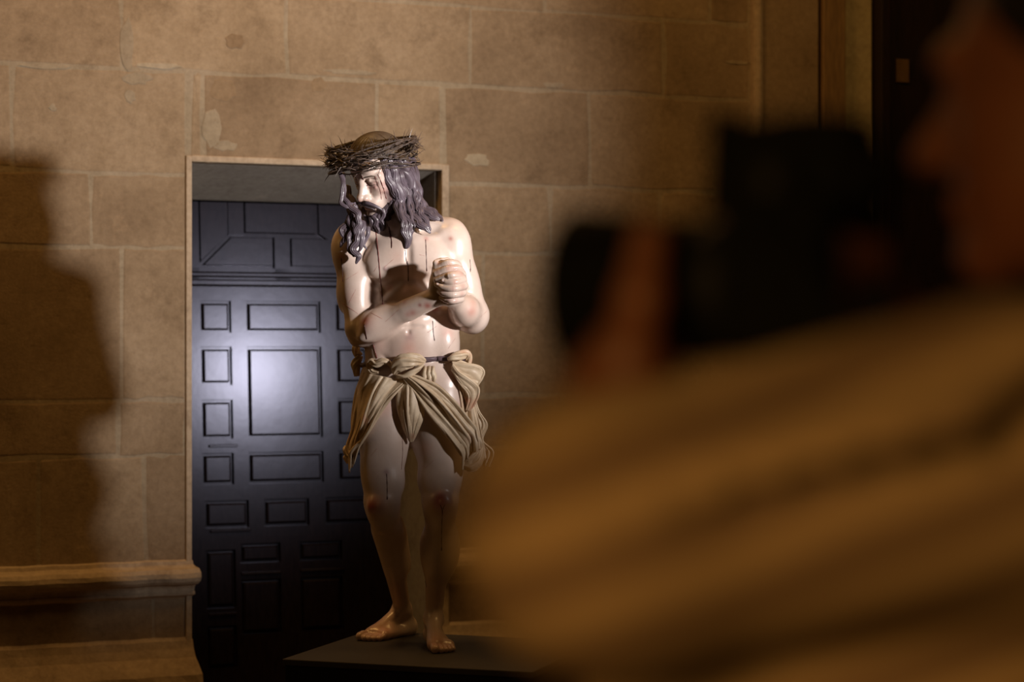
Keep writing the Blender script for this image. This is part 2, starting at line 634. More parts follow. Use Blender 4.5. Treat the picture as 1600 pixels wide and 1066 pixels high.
strip('trim_6', 1172, 1186, -0.05, 0.02, M['trimstone'], 0.018)
strip('trim_7', 1186, 1273, -0.035, 0.02, M['stone'])
strip('trim_8', 1278, 1313, -0.05, 0.02, M['brownwood'])
strip('trim_9', 1315, 1359, -0.02, 0.02, M['plaster'])
m = MB()
m.box(W, ux(1361), 5.6, -0.06, 0.02, 0.0, 4.2)
sd = structure(m.obj('door_2', M['darkwood'], bevel=0.004))
m = MB()
m.box(W, ux(1361), ux(1376), -0.09, -0.055, 0.0, 4.2)
m.obj('door_frame', M['darkwood'], sd, bevel=0.006)
m = MB()
u0, z0 = wall_uz(1388, 131)
u1, z1 = wall_uz(1408, 96)
m.box(W, u0, u1, -0.068, -0.06, z0, z1)
nt_ = m.obj('plaque', M['brass'], sd, bevel=0.002)
nt_['label'] = 'small dull brass plaque on the dark door'

# floor
m = MB()
m.add([(-5, -2.5, 0), (6, -2.5, 0), (6, 13, 0), (-5, 13, 0)], [(0, 1, 2, 3)])
structure(m.obj('floor', M['floor']))


# ------------------------------------------------------------------ sculpting: smooth-blended solids meshed by surface nets
def unit(v):
    v = np.asarray(v, float)
    return v / (np.linalg.norm(v) + 1e-12)


class Prim:
    """cone (round cone between A and B) or ell (ellipsoid with axes R, radii r); all in metres"""
    def __init__(s, kind, k, op='+', **kw):
        s.kind, s.k, s.op = kind, k, op
        s.__dict__.update(kw)
        if kind == 'cone':
            s.c = (s.A + s.B) / 2
            s.rad = np.linalg.norm(s.A - s.B) / 2 + max(s.ra, s.rb)
        elif kind == 'chain':
            s.c = (s.pts.min(0) + s.pts.max(0)) / 2
            s.rad = np.linalg.norm(s.pts - s.c, axis=1).max() + max(s.rr)
        else:
            s.rad = max(s.r)

    def dist(s, X, Y, Z):
        if s.kind == 'cone':
            A, B = s.A, s.B
            d = B - A
            if s.sq != 1.0:
                wv = s.sw
                e = 1.0 / s.sq - 1.0
                q = (X - A[0]) * wv[0] + (Y - A[1]) * wv[1] + (Z - A[2]) * wv[2]
                px, py, pz = X - A[0] + e * q * wv[0], Y - A[1] + e * q * wv[1], Z - A[2] + e * q * wv[2]
                d = d + e * d.dot(wv) * wv
            else:
                px, py, pz = X - A[0], Y - A[1], Z - A[2]
            t = np.clip((px * d[0] + py * d[1] + pz * d[2]) / (d.dot(d) + 1e-12), 0, 1)
            r = s.ra + (s.rb - s.ra) * t
            dd = np.sqrt((px - d[0] * t) ** 2 + (py - d[1] * t) ** 2 + (pz - d[2] * t) ** 2) - r
            return dd * min(1.0, s.sq)
        if s.kind == 'chain':
            best = None
            for A, B, ra, rb in zip(s.pts[:-1], s.pts[1:], s.rr[:-1], s.rr[1:]):
                d = B - A
                px, py, pz = X - A[0], Y - A[1], Z - A[2]
                t = np.clip((px * d[0] + py * d[1] + pz * d[2]) / (d.dot(d) + 1e-12), 0, 1)
                v = np.sqrt((px - d[0] * t) ** 2 + (py - d[1] * t) ** 2 + (pz - d[2] * t) ** 2) - (ra + (rb - ra) * t)
                best = v if best is None else np.minimum(best, v)
            return best
        R = s.R
        x, y, z = X - s.c[0], Y - s.c[1], Z - s.c[2]
        a = x * R[0][0] + y * R[0][1] + z * R[0][2]
        b = x * R[1][0] + y * R[1][1] + z * R[1][2]
        c = x * R[2][0] + y * R[2][1] + z * R[2][2]
        r = s.r
        k0 = np.sqrt((a / r[0]) ** 2 + (b / r[1]) ** 2 + (c / r[2]) ** 2)
        k1 = np.sqrt((a / r[0] ** 2) ** 2 + (b / r[1] ** 2) ** 2 + (c / r[2] ** 2) ** 2) + 1e-9
        return k0 * (k0 - 1.0) / k1


def field(prims, lo, hi, h):
    lo = np.asarray(lo, float)
    hi = np.asarray(hi, float)
    n = np.ceil((hi - lo) / h).astype(int) + 1
    f = np.full(n, 0.05, np.float32)
    ax = [(lo[i] + h * np.arange(n[i])).astype(np.float32) for i in range(3)]
    for p in prims:
        m = p.rad + 2 * p.k + 0.02
        i0 = np.maximum(np.floor((p.c - m - lo) / h).astype(int), 0)
        i1 = np.minimum(np.ceil((p.c + m - lo) / h).astype(int) + 1, n)
        if np.any(i1 <= i0):
            continue
        sl = tuple(slice(a, b) for a, b in zip(i0, i1))
        X = ax[0][sl[0]][:, None, None]
        Y = ax[1][sl[1]][None, :, None]
        Z = ax[2][sl[2]][None, None, :]
        d = p.dist(X, Y, Z).astype(np.float32)
        g = f[sl]
        k = max(p.k, 1e-5)
        if p.op == '+':
            hh = np.maximum(k - np.abs(g - d), 0) / k
            f[sl] = np.minimum(g, d) - hh * hh * k * 0.25
        else:
            d = -d
            hh = np.maximum(k - np.abs(g - d), 0) / k
            f[sl] = np.maximum(g, d) + hh * hh * k * 0.25
    return f, lo, h


def surface_nets(f, lo, h):
    s = f < 0
    n = np.array(f.shape) - 1
    cnt = np.zeros(n, np.int8)
    for i in (0, 1):
        for j in (0, 1):
            for k in (0, 1):
                cnt += s[i:n[0] + i, j:n[1] + j, k:n[2] + k]
    act = (cnt > 0) & (cnt < 8)
    idx = np.argwhere(act)
    cid = np.full(n, -1, np.int32)
    cid[act] = np.arange(len(idx))
    I, J, K = idx.T
    acc = np.zeros((len(idx), 3))
    num = np.zeros(len(idx))
    cor = {}
    for i in (0, 1):
        for j in (0, 1):
            for k in (0, 1):
                cor[i, j, k] = f[I + i, J + j, K + k].astype(float)
    for a in range(3):
        for p in (0, 1):
            for q in (0, 1):
                c0 = [0, 0, 0]
                o = [x for x in range(3) if x != a]
                c0[o[0]], c0[o[1]] = p, q
                c1 = list(c0)
                c1[a] = 1
                v0, v1 = cor[tuple(c0)], cor[tuple(c1)]
                m = (v0 < 0) != (v1 < 0)
                t = np.where(m, v0 / np.where(m, v0 - v1, 1), 0)
                pt = np.tile(np.array(c0, float), (len(idx), 1))
                pt[:, a] = t
                acc[m] += pt[m]
                num[m] += 1
    V = lo + h * (idx + acc / num[:, None])
    quads = []
    for a in range(3):
        b, c = [(1, 2), (2, 0), (0, 1)][a]
        s0 = [slice(None)] * 3
        s1 = [slice(None)] * 3
        s0[a] = slice(0, -1)
        s1[a] = slice(1, None)
        x = s[tuple(s0)] != s[tuple(s1)]
        e = np.argwhere(x)
        ok = (e[:, b] > 0) & (e[:, c] > 0) & (e[:, b] < n[b]) & (e[:, c] < n[c]) & (e[:, a] < n[a])
        e = e[ok]
        inside_first = s[e[:, 0], e[:, 1], e[:, 2]]
        def C(db, dc):
            g = e.copy()
            g[:, b] += db
            g[:, c] += dc
            return cid[g[:, 0], g[:, 1], g[:, 2]]
        q = np.stack([C(-1, -1), C(0, -1), C(0, 0), C(-1, 0)], 1)
        q[~inside_first] = q[~inside_first][:, ::-1]
        quads.append(q)
    Fq = np.vstack(quads)
    Fq = Fq[(Fq >= 0).all(1)]
    return V, Fq


def grad_at(f, lo, h, V):
    g = (V - lo) / h
    n = np.array(f.shape) - 2
    out = []

    def tri(p):
        p = np.clip(p, 0, n + 0.999)
        i = p.astype(int)
        t = p - i
        r_ = 0
        for a in (0, 1):
            for b in (0, 1):
                for c in (0, 1):
                    wt = (t[:, 0] if a else 1 - t[:, 0]) * (t[:, 1] if b else 1 - t[:, 1]) * (t[:, 2] if c else 1 - t[:, 2])
                    r_ = r_ + wt * f[i[:, 0] + a, i[:, 1] + b, i[:, 2] + c]
        return r_
    for ax in range(3):
        e = np.zeros(3)
        e[ax] = 0.9
        out.append(tri(g + e) - tri(g - e))
    N = np.stack(out, 1)
    return N / (np.linalg.norm(N, axis=1)[:, None] + 1e-12)


def np_mesh(name, V, Fq, mat, parent=None):
    me = bpy.data.meshes.new(name)
    me.vertices.add(len(V))
    me.vertices.foreach_set('co', V.astype(np.float32).ravel())
    me.loops.add(len(Fq) * 4)
    me.loops.foreach_set('vertex_index', Fq.astype(np.int32).ravel())
    me.polygons.add(len(Fq))
    me.polygons.foreach_set('loop_start', np.arange(0, len(Fq) * 4, 4, dtype=np.int32))
    me.polygons.foreach_set('loop_total', np.full(len(Fq), 4, np.int32))
    me.polygons.foreach_set('use_smooth', np.ones(len(Fq), bool))
    me.materials.append(mat)
    me.update(calc_edges=True)
    me.validate()
    o = bpy.data.objects.new(name, me)
    COL.objects.link(o)
    if parent is not None:
        o.parent = parent
        o.matrix_parent_inverse = Matrix.Translation(-Vector(parent_loc(parent)))
    return o


U = 1.0 / SC                  # one statue pixel in metres
I3 = np.eye(3)


def cone(a, b, ra, rb, k=8, op='+', sq=1.0, sw=(0, 1, 0), dd=0.0):
    a, b = (a[0], a[1], a[2] + dd), (b[0], b[1], b[2] + dd)
    return Prim('cone', k * U, op, A=P(*a), B=P(*b), ra=ra * U, rb=rb * U, sq=sq, sw=unit(sw))


def ell(c, r, k=8, op='+', rz=0.0, rx=0.0, ry=0.0):
    """radii: across, up, deep; rz turns it in the picture plane (degrees, clockwise positive seen from the camera)"""
    a = math.radians(rz)
    R = np.array([[math.cos(a), 0, -math.sin(a)], [0, 1, 0], [math.sin(a), 0, math.cos(a)]])
    if rx or ry:
        e = Matrix.Rotation(math.radians(rx), 3, 'X') @ Matrix.Rotation(math.radians(ry), 3, 'Z')
        R = R @ np.array(e)
    return Prim('ell', k * U, op, c=P(*c), r=(r[0] * U, r[2] * U, r[1] * U), R=R)


# ---- head frame
YAW, PIT, ROLL = map(math.radians, (41, 31, 8))
HC = P(596, 269, 12)
HS = 1.0


def _rot(ax, a):
    c, s = math.cos(a), math.sin(a)
    return np.array({'x': [[1, 0, 0], [0, c, -s], [0, s, c]], 'y': [[c, 0, s], [0, 1, 0], [-s, 0, c]],
                     'z': [[c, -s, 0], [s, c, 0], [0, 0, 1]]}[ax])


HR = _rot('y', ROLL) @ _rot('z', -YAW) @ _rot('x', PIT) @ np.array([[1, 0, 0], [0, -1, 0], [0, 0, 1]])


def H(x, y, z):
    return HC + HR @ (np.array([x, y, z], float) * U * HS)


def hcone(a, b, ra, rb, k=4, op='+', sq=1.0, sw=(0, 1, 0)):
    return Prim('cone', k * U, op, A=H(*a), B=H(*b), ra=ra * U, rb=rb * U, sq=sq, sw=unit(HR @ np.array(sw, float)))


def hell(c, r, k=4, op='+', rz=0):
    R = HR.T
    if rz:
        R = _rot('y', math.radians(rz)) @ R
    return Prim('ell', k * U, op, c=H(*c), r=tuple(x * U for x in r), R=R)


PLZ = CAMZ - 475.0 / FPX * STAT_Y              # plinth top


def PF(px, py, r=0):
    """point standing on the plinth seen at px,py; returns centre of a ball of radius r (px) resting there"""
    Y = (CAMZ - PLZ - r * U) * FPX / (py - 533)
    return np.array([(px - 800) / FPX * Y, Y, PLZ + r * U])


ankR = P(637, 957, -80)
ankL = P(678, 966, -6)
tR = PF(566, 1003)
hR = PF(655, 988)
dR = unit(np.array([tR[0] - hR[0], tR[1] - hR[1], 0]))
hRx = tR[:2] - dR[:2] * 122 * U
tL = PF(694, 1026)
hLx = np.array([ankL[0] - 0.012, ankL[1] + 0.055])
dL = unit(np.array([tL[0] + 0.006 - hLx[0], tL[1] - hLx[1], 0]))
tLx = hLx + dL[:2] * 124 * U
ANR = np.array([hRx[0] + dR[0] * 27 * U, hRx[1] + dR[1] * 27 * U, PLZ + 40 * U])
ANL = np.array([hLx[0] + dL[0] * 27 * U, hLx[1] + dL[1] * 27 * U, PLZ + 40 * U])


def shin(a, ank, ra, rb, k):
    return Prim('cone', k * U, A=P(*a), B=np.array(ank), ra=ra * U, rb=rb * U, sq=1.0, sw=I3[2])


body = []
B_ = body.append
# torso
B_(ell((641, 425, -4), (66, 80, 42), 1))
B_(ell((640, 392, 0), (64, 46, 42), 20))
B_(ell((645, 500, 0), (66, 62, 38), 24))
B_(ell((647, 582, -2), (78, 46, 42), 26))
B_(ell((644, 535, 14), (52, 44, 31), 16))
B_(cone((566, 372, -6), (700, 366, -6), 24, 24, 20))
# trapezius and neck
B_(cone((618, 345, -12), (552, 368, -10), 19, 16, 18))
B_(cone((622, 342, -12), (706, 366, -10), 20, 16, 18))
B_(Prim('cone', 12 * U, A=P(622, 362, -8), B=H(0, -10, -38), ra=27 * U, rb=25 * U, sq=1.0, sw=unit((0, 1, 0))))
B_(cone((634, 378, 30), (610, 322, 12), 4.0, 6, 8))
B_(cone((628, 378, 30), (600, 335, 18), 3, 5, 8))
# clavicles
B_(cone((626, 378, 34), (566, 366, 18), 4.5, 5, 8))
B_(cone((646, 378, 34), (702, 362, 18), 4.5, 5, 8))
B_(ell((637, 374, 42), (4, 6, 5), 6, '-'))
B_(ell((600, 363, 30), (16, 5, 6), 10, '-'))
B_(ell((670, 360, 30), (16, 5, 6), 10, '-'))
# chest
B_(ell((604, 408, 24), (36, 27, 18), 12, rz=-8))
B_(ell((672, 406, 24), (36, 27, 18), 12, rz=8))
B_(ell((600, 424, 30), (24, 13, 11), 8))
B_(ell((674, 422, 30), (24, 13, 11), 8))
B_(cone((638, 385, 45), (639, 436, 44), 2.5, 3.0, 9, '-'))
B_(ell((602, 420, 42), (2.4, 2.4, 2), 2))
B_(ell((675, 418, 42), (2.4, 2.4, 2), 2))
# rib arch and abdomen
B_(cone((632, 446, 38), (594, 482, 30), 4, 6, 9))
B_(cone((646, 446, 38), (686, 482, 30), 4, 6, 9))
for i, yy in enumerate((450, 464, 478)):
    B_(cone((594, yy + 6, 26 - i), (580, yy - 2, 8), 2.4, 2.4, 9))
    B_(cone((690, yy + 6, 26 - i), (704, yy - 2, 8), 2.4, 2.4, 9))
for i, yy in enumerate((468, 490, 510)):
    B_(ell((629, yy, 33), (14, 11, 8), 7))
    B_(ell((653, yy, 33), (14, 11, 8), 7))
B_(cone((641, 455, 47), (641, 512, 47), 1.5, 2, 6, '-'))
B_(cone((628, 511, 44), (660, 510, 44), 1.0, 1.0, 5, '-'))
B_(ell((638, 519, 47), (3.2, 4.0, 5), 4, '-'))
B_(cone((590, 548, 30), (634, 590, 30), 2, 2, 9, '-'))
B_(cone((697, 545, 30), (655, 590, 30), 2, 2, 9, '-'))
B_(ell((592, 540, 4), (22, 34, 28), 16))
B_(ell((696, 535, 4), (22, 36, 28), 16))
# right arm (picture left)
B_(ell((548, 382, -2), (28, 34, 29), 14))
B_(ell((543, 398, 4), (22, 34, 24), 12))
B_(cone((548, 386, 0), (561, 508, 22), 25, 21, 12))
B_(ell((556, 448, 18), (21, 36, 17), 12, rz=6))
B_(ell((546, 452, 0), (20, 40, 20), 12, rz=6))
B_(ell((563, 518, 20), (21, 23, 20), 10))
B_(ell((559, 532, 16), (11, 9, 11), 8))
B_(cone((566, 515, 26), (684, 464, 86), 21, 12.5, 10))
B_(ell((598, 501, 44), (36, 21, 19), 12, rz=-22, ry=-25))
B_(ell((590, 517, 38), (34, 13, 16), 12, rz=-22, ry=-25))
B_(cone((640, 484, 60), (683, 462, 85), 14.5, 12.5, 10, sq=1.0))
# left arm (picture right)
B_(ell((704, 378, -2), (27, 30, 28), 14))
B_(ell((711, 396, 0), (22, 36, 25), 12))
B_(cone((708, 384, -2), (738, 488, -14), 25, 23, 12))
B_(ell((722, 440, -2), (24, 40, 22), 12, rz=-14))
B_(ell((739, 494, -8), (23, 27, 22), 10))
B_(cone((738, 495, -2), (706, 466, 81), 23, 13, 12))
B_(ell((727, 486, 34), (23, 25, 30), 12))
# legs
B_(cone((604, 610, 0), (597, 775, 22), 43, 28, 22))
B_(ell((600, 668, 14), (38, 72, 34), 16))
B_(ell((590, 735, 24), (25, 40, 22), 12))
B_(ell((612, 752, 24), (20, 28, 18), 10))
B_(ell((597, 790, 24), (27, 26, 25), 10))
B_(ell((589, 793, 44), (14, 16, 9), 8))
B_(cone((586, 806, 34), (593, 824, 28), 7, 6, 8))
B_(shin((600, 808, 14), ANR, 23, 12.5, 14))
B_(cone((607, 822, -14), (622, 880, -58), 24, 17, 16))
B_(cone((615, 832, -32), (628, 884, -74), 18, 14, 12))
B_(cone((688, 610, 0), (688, 775, 20), 43, 28, 22))
B_(ell((686, 668, 12), (38, 72, 34), 16))
B_(ell((700, 735, 20), (22, 40, 20), 12))
B_(ell((674, 748, 22), (21, 30, 18), 10))
B_(ell((688, 788, 22), (27, 26, 26), 10))
B_(ell((690, 786, 44), (15, 16, 8), 8))
B_(cone((690, 802, 36), (688, 822, 30), 7, 6, 8))
B_(shin((688, 808, 10), ANL, 24, 12.5, 14))
B_(ell((694, 858, -8), (25, 48, 25), 14, rz=3))
B_(ell((674, 862, -10), (18, 44, 22), 10, rz=-3))
B_(cone((685, 815, 26), (678, 900, 14), 6, 4, 10))
# buttocks
B_(ell((612, 605, -28), (38, 36, 30), 16))
B_(ell((680, 605, -28), (38, 36, 30), 16))
def fcone(A, B, ra, rb, k=6, op='+', sq=1.0):
    return Prim('cone', k * U, op, A=np.array(A), B=np.array(B), ra=ra * U, rb=rb * U, sq=sq, sw=np.array([0, 0, 1.0]))


def foot(ank, heel_xy, toe_xy, side, inner):
    """ank: ankle centre (world); heel_xy, toe_xy: floor points (world xy); inner: +1 if the big toe is on the left of the direction"""
    hx = np.array([*heel_xy, PLZ])
    tx = np.array([*toe_xy, PLZ])
    d = unit(tx - hx)
    s = np.array([-d[1], d[0], 0]) * inner        # towards the big toe
    L = np.linalg.norm(tx - hx)
    z = lambda p, r: p + np.array([0, 0, r * U])
    out = []
    out.append(fcone(z(hx + d * 13 * U, 13), z(hx + d * 22 * U, 14), 13, 14, 8))
    out.append(fcone(ank, z(hx + d * 18 * U, 17), 12.5, 13, 10))
    out.append(fcone(ank + d * 4 * U, z(hx + d * L * 0.62 + s * 6 * U, 13), 12, 11.5, 12))
    out.append(fcone(z(hx + d * 18 * U - s * 7 * U, 8), z(hx + d * L * 0.70 - s * 14 * U, 7), 8, 7.5, 12))
    out.append(fcone(z(hx + d * L * 0.55, 11), z(hx + d * L * 0.76 + s * 8 * U, 9), 13, 10, 10))
    out.append(fcone(z(hx + d * L * 0.72 + s * 9 * U, 8.5), z(hx + d * L * 0.72 - s * 14 * U, 7), 9, 7, 8))
    out.append(Prim('ell', 6 * U, c=ank + s * 10 * U + np.array([0, 0, 1 * U]), r=(5 * U, 5 * U, 6 * U), R=I3))
    out.append(Prim('ell', 6 * U, c=ank - s * 10 * U - np.array([0, 0, 2 * U]), r=(5 * U, 5 * U, 6 * U), R=I3))
    toes = [(11.5, 1.0, 7.0), (1.8, 0.985, 5.2), (-5.6, 0.955, 4.8), (-12.2, 0.915, 4.5), (-18, 0.865, 4.4)]
    for off, ln, r in toes:
        a = z(hx + d * L * 0.74 + s * off * 0.9 * U, r + 2)
        b = z(hx + d * (L * ln - (r + 7) * U) + s * off * U, r + 1.5)
        c = z(hx + d * (L * ln - r * U) + s * off * U, r - 0.3)
        out.append(fcone(a, b, r * 0.95, r * 0.86, 3.5))
        out.append(fcone(b, c, r * 0.9, r, 2.5))
    return out


feet = foot(ANR, hRx, tR[:2], 0, -1)
feet += foot(ANL, hLx, tLx, 0, -1)

# ---- face (head frame: x to the side, y forward, z up, one unit = one statue pixel)
face = []
F_ = face.append


def both(fn):
    for s in (-1, 1):
        fn(s)


F_(hell((-4, -4, 18), (36, 44, 39), 1))
F_(hell((0, 16, 20), (31, 28, 26), 8))
F_(hell((0, 10, -20), (30, 32, 40), 12))
both(lambda s: F_(hcone((s * 25, 2, -38), (s * 5, 36, -57), 9, 9, 9)))
both(lambda s: F_(hcone((s * 31, -4, -10), (s * 26, 0, -38), 8, 9, 9)))
F_(hell((0, 39, -56), (9, 9, 8), 6))
both(lambda s: F_(hell((s * 18, 27, -13), (11, 10, 8), 12)))
both(lambda s: F_(hcone((s * 25, 10, -8), (s * 22, 14, -42), 7.5, 8, 12)))
both(lambda s: F_(hell((s * 24, 28, 1), (6, 7, 8), 9)))
both(lambda s: F_(hell((s * 27, 31, -33), (5, 6, 9), 9, '-')))
both(lambda s: F_(hcone((s * 5, 43, 9.5), (s * 28, 32, 9), 4.4, 2.6, 7)))
F_(hell((0, 41, 12), (8, 6, 5), 5))
both(lambda s: F_(hell((s * 10, 38, 22), (13, 9, 10), 8)))
both(lambda s: F_(hell((s * 16, 46, -1), (12, 8.5, 6.2), 7, '-')))
both(lambda s: F_(hell((s * 15, 33.3, -1), (8.2, 8.2, 7.2), 2.5)))
both(lambda s: F_(hcone((s * 7.5, 38.5, 2.5), (s * 15, 41.6, 3.4), 1.2, 1.5, 2.5)))
both(lambda s: F_(hcone((s * 15, 41.6, 3.4), (s * 24, 36, 1.5), 1.5, 1.0, 2.5)))
both(lambda s: F_(hcone((s * 8.5, 40, -5.5), (s * 15, 42.3, -4.2), 0.7, 0.8, 1.3, '-')))
both(lambda s: F_(hcone((s * 15, 42.3, -4.2), (s * 22, 38.5, -4.8), 0.8, 0.7, 1.3, '-')))
both(lambda s: F_(hcone((s * 9, 39.5, -8.2), (s * 20, 38, -9), 1.4, 1.6, 3)))
# nose
F_(hcone((0, 39, 8), (0, 46, 2), 4.6, 4.0, 5))
F_(hcone((0, 44, 3), (0, 54.5, -18), 3.8, 4.4, 5))
F_(hcone((0, 40, 0), (0, 46, -20), 6, 8, 5))
F_(hell((0, 56, -21), (5.4, 6.0, 5.2), 4))
both(lambda s: F_(hell((s * 6.6, 49.5, -23), (4.0, 6.2, 4.4), 3)))
both(lambda s: F_(hell((s * 3.4, 52.5, -27.3), (1.8, 3.4, 1.8), 1.5, '-')))
both(lambda s: F_(hcone((s * 11, 42, -22), (s * 17, 38, -36), 1.2, 1.2, 4, '-')))
# mouth
F_(hell((0, 37, -35), (17, 12, 12), 7))
F_(hcone((0, 49, -29), (0, 49.5, -33), 2.2, 2.4, 3))
both(lambda s: F_(hcone((0, 48.7, -36.0), (s * 10.5, 43.5, -38), 2.3, 1.3, 2.0)))
both(lambda s: F_(hcone((0, 47.6, -41.2), (s * 8.5, 43.6, -40.4), 2.9, 1.6, 2.0)))
both(lambda s: F_(hcone((0, 51.0, -38.4), (s * 12, 44.5, -39.6), 0.9, 0.7, 1.0, '-')))
F_(hell((0, 46.5, -46.5), (8, 3, 2.6), 4, '-'))
both(lambda s: F_(hell((s * 36, -6, -8), (3.0, 7, 10), 3)))

# ---- hands
HD = -13          # how far the clasped hands sit from their drawn depth
hand = []
G_ = hand.append
# picture-left hand: palm upright, seen from its outer edge; its fingers close over the other hand
G_(cone((684, 462, 99), (686, 442, 104), 12, 13, 8, sq=0.9, dd=HD))
G_(cone((685, 446, 104), (686, 420, 108), 13, 11, 7, sq=0.95, dd=HD))
G_(cone((692, 450, 98), (698, 424, 98), 12, 10, 7, dd=HD))


def finger(pts, rr, k=0.9):
    n = len(pts) * 5
    q = catmull(pts, n)
    r_ = catmull(np.array(rr)[:, None] * np.ones(3), n)[:, 0]
    # the knuckle stands a little proud
    G_(cone(q[0], q[2], r_[0], r_[2], 3, dd=HD))
    G_(Prim('chain', k * U, pts=np.array([P(x[0], x[1], x[2] + HD) for x in q]), rr=r_ * U))


finger([(683, 418, 112), (700, 410.5, 120), (714, 413, 112), (719, 421, 102)], [6.0, 5.5, 5.4, 4.6])
finger([(682, 427, 116), (700, 420, 124), (716, 419.5, 118), (724, 428, 106)], [6.0, 5.5, 5.3, 4.6])
finger([(684, 437, 118), (701, 430.5, 127), (716, 427.5, 121), (723.5, 434, 110)], [6.0, 5.5, 5.2, 4.6])
finger([(686, 445, 112), (700, 438, 120), (712, 436, 116)], [5.6, 5.0, 4.5])
# its thumb on top
finger([(692, 420, 98), (687, 410, 104), (681, 411, 113)], [7, 6.0, 5.0], 3)
finger([(696, 414, 98), (700, 407.5, 102), (690, 407.5, 108)], [5, 4.8, 4.6], 2)
# picture-right hand: back of the hand at the right, fingers wrap around to the left
G_(cone((708, 466, 94), (716, 446, 104), 13, 13, 7, dd=HD))
G_(cone((712, 462, 98), (716, 436, 104), 12, 10, 7, dd=HD))
finger([(723, 437, 116), (711, 441, 129), (699, 440.5, 128), (691.5, 438.5, 124)], [6.2, 5.7, 5.2, 4.3])
finger([(725, 447, 114), (710, 451, 130), (693, 449.5, 126), (682.5, 444.5, 118)], [6.2, 5.7, 5.2, 4.3])
finger([(723, 457.5, 112), (709, 460.5, 128), (694, 459, 124), (687, 456, 117)], [6.0, 5.5, 5.1, 4.3])
finger([(720, 467.5, 108), (708, 470, 122), (698, 469, 119), (690, 465.5, 113)], [5.6, 5.0, 4.6, 4.1])
# its thumb crossing above
finger([(718, 448, 104), (720, 433, 118), (708, 430.5, 130), (702, 431, 131)], [7, 5.6, 5.3, 4.6], 2.5)

allp = body + feet + face + hand
body_lo = np.array([P(500, 0, 0)[0], STAT_Y - 0.29, PLZ - 0.004])
body_hi = np.array([P(782, 0, 0)[0], STAT_Y + 0.30, H(0, 0, 70)[2]])
f, lo, h = field(allp, body_lo, body_hi, 0.0036)
Vb, Fb = surface_nets(f, lo, h)
Nb = grad_at(f, lo, h, Vb)


def fine_box(c, half, h, prims):
    lo = c - half
    hi = c + half
    f, lo, h = field(prims, lo, hi, h)
    V, Fq = surface_nets(f, lo, h)
    global LASTN
    LASTN = grad_at(f, lo, h, V)
    return V, Fq, lo, lo + h * (np.array(f.shape) - 1)


Vs, Fs = [Vb], []
keep = np.ones(len(Fb), bool)
fines = [(H(0, 14, -4), np.array([0.125, 0.135, 0.135]), 0.00145), (P(702, 441, 94), np.array([0.080, 0.085, 0.092]), 0.0015),
         (np.array([(P(575, 1000)[0] + P(715, 1000)[0]) / 2, STAT_Y - 0.03, PLZ + 0.045]), np.array([0.185, 0.24, 0.050]), 0.0022)]
off = len(Vb)
parts = []
for c, half, hh in fines:
    V, Fq, l_, h_ = fine_box(c, half, hh, allp)
    m = 0.0045
    inb = ((Vb > l_ + m) & (Vb < h_ - m)).all(1)
    keep &= ~inb[Fb].all(1)
    parts.append((V, Fq, LASTN))
Fs.append(Fb[keep])
NB = [Nb]
for V, Fq, Nn in parts:
    NB.append(Nn)
    Vs.append(V)
    Fs.append(Fq + off)
    off += len(V)
VB = np.vstack(Vs)
FB = np.vstack(Fs)
# body tree for putting cloth, hair and blood on the surface
used = np.unique(FB)
bvh = BVHTree.FromPolygons(VB.tolist(), FB.tolist())
EYE = Vector((0, 0, CAMZ))


def on_body(px, py, default=None):
    d = Vector(((px - 800) / FPX, 1.0, -(py - 533) / FPX)).normalized()
    loc, nor, i, dist = bvh.ray_cast(EYE, d)
    if loc is None:
        return default
    return (STAT_Y - loc.y) * SC


def hit(px, py):
    d = Vector(((px - 800) / FPX, 1.0, -(py - 533) / FPX)).normalized()
    loc, nor, i, dist = bvh.ray_cast(EYE, d)
    return (np.array(loc), np.array(nor)) if loc is not None else (None, None)


statue = thing('statue', 'life-size painted statue of a bloodied man in a loincloth, hands clasped',
               'statue', (P(640, 1000)[0], STAT_Y, PLZ))
body_o = np_mesh('body', VB, FB, M['skin'], statue)
me = body_o.data
NB = np.vstack(NB)
if len(me.vertices) == len(NB):
    me.normals_split_custom_set_from_vertices(NB.tolist())
# paint layer
co = np.empty(len(me.vertices) * 3, np.float32)
me.vertices.foreach_get('co', co)
co = co.reshape(-1, 3)
paint = np.ones((len(co), 4), np.float32)


def tint(c, r, col, amount):
    if c is None:
        return
    d2 = ((co - c) ** 2).sum(1) / r ** 2
    wgt = (amount * np.exp(-d2))[:, None]
    paint[:, :3] = paint[:, :3] * (1 - wgt) + np.array(col) * wgt


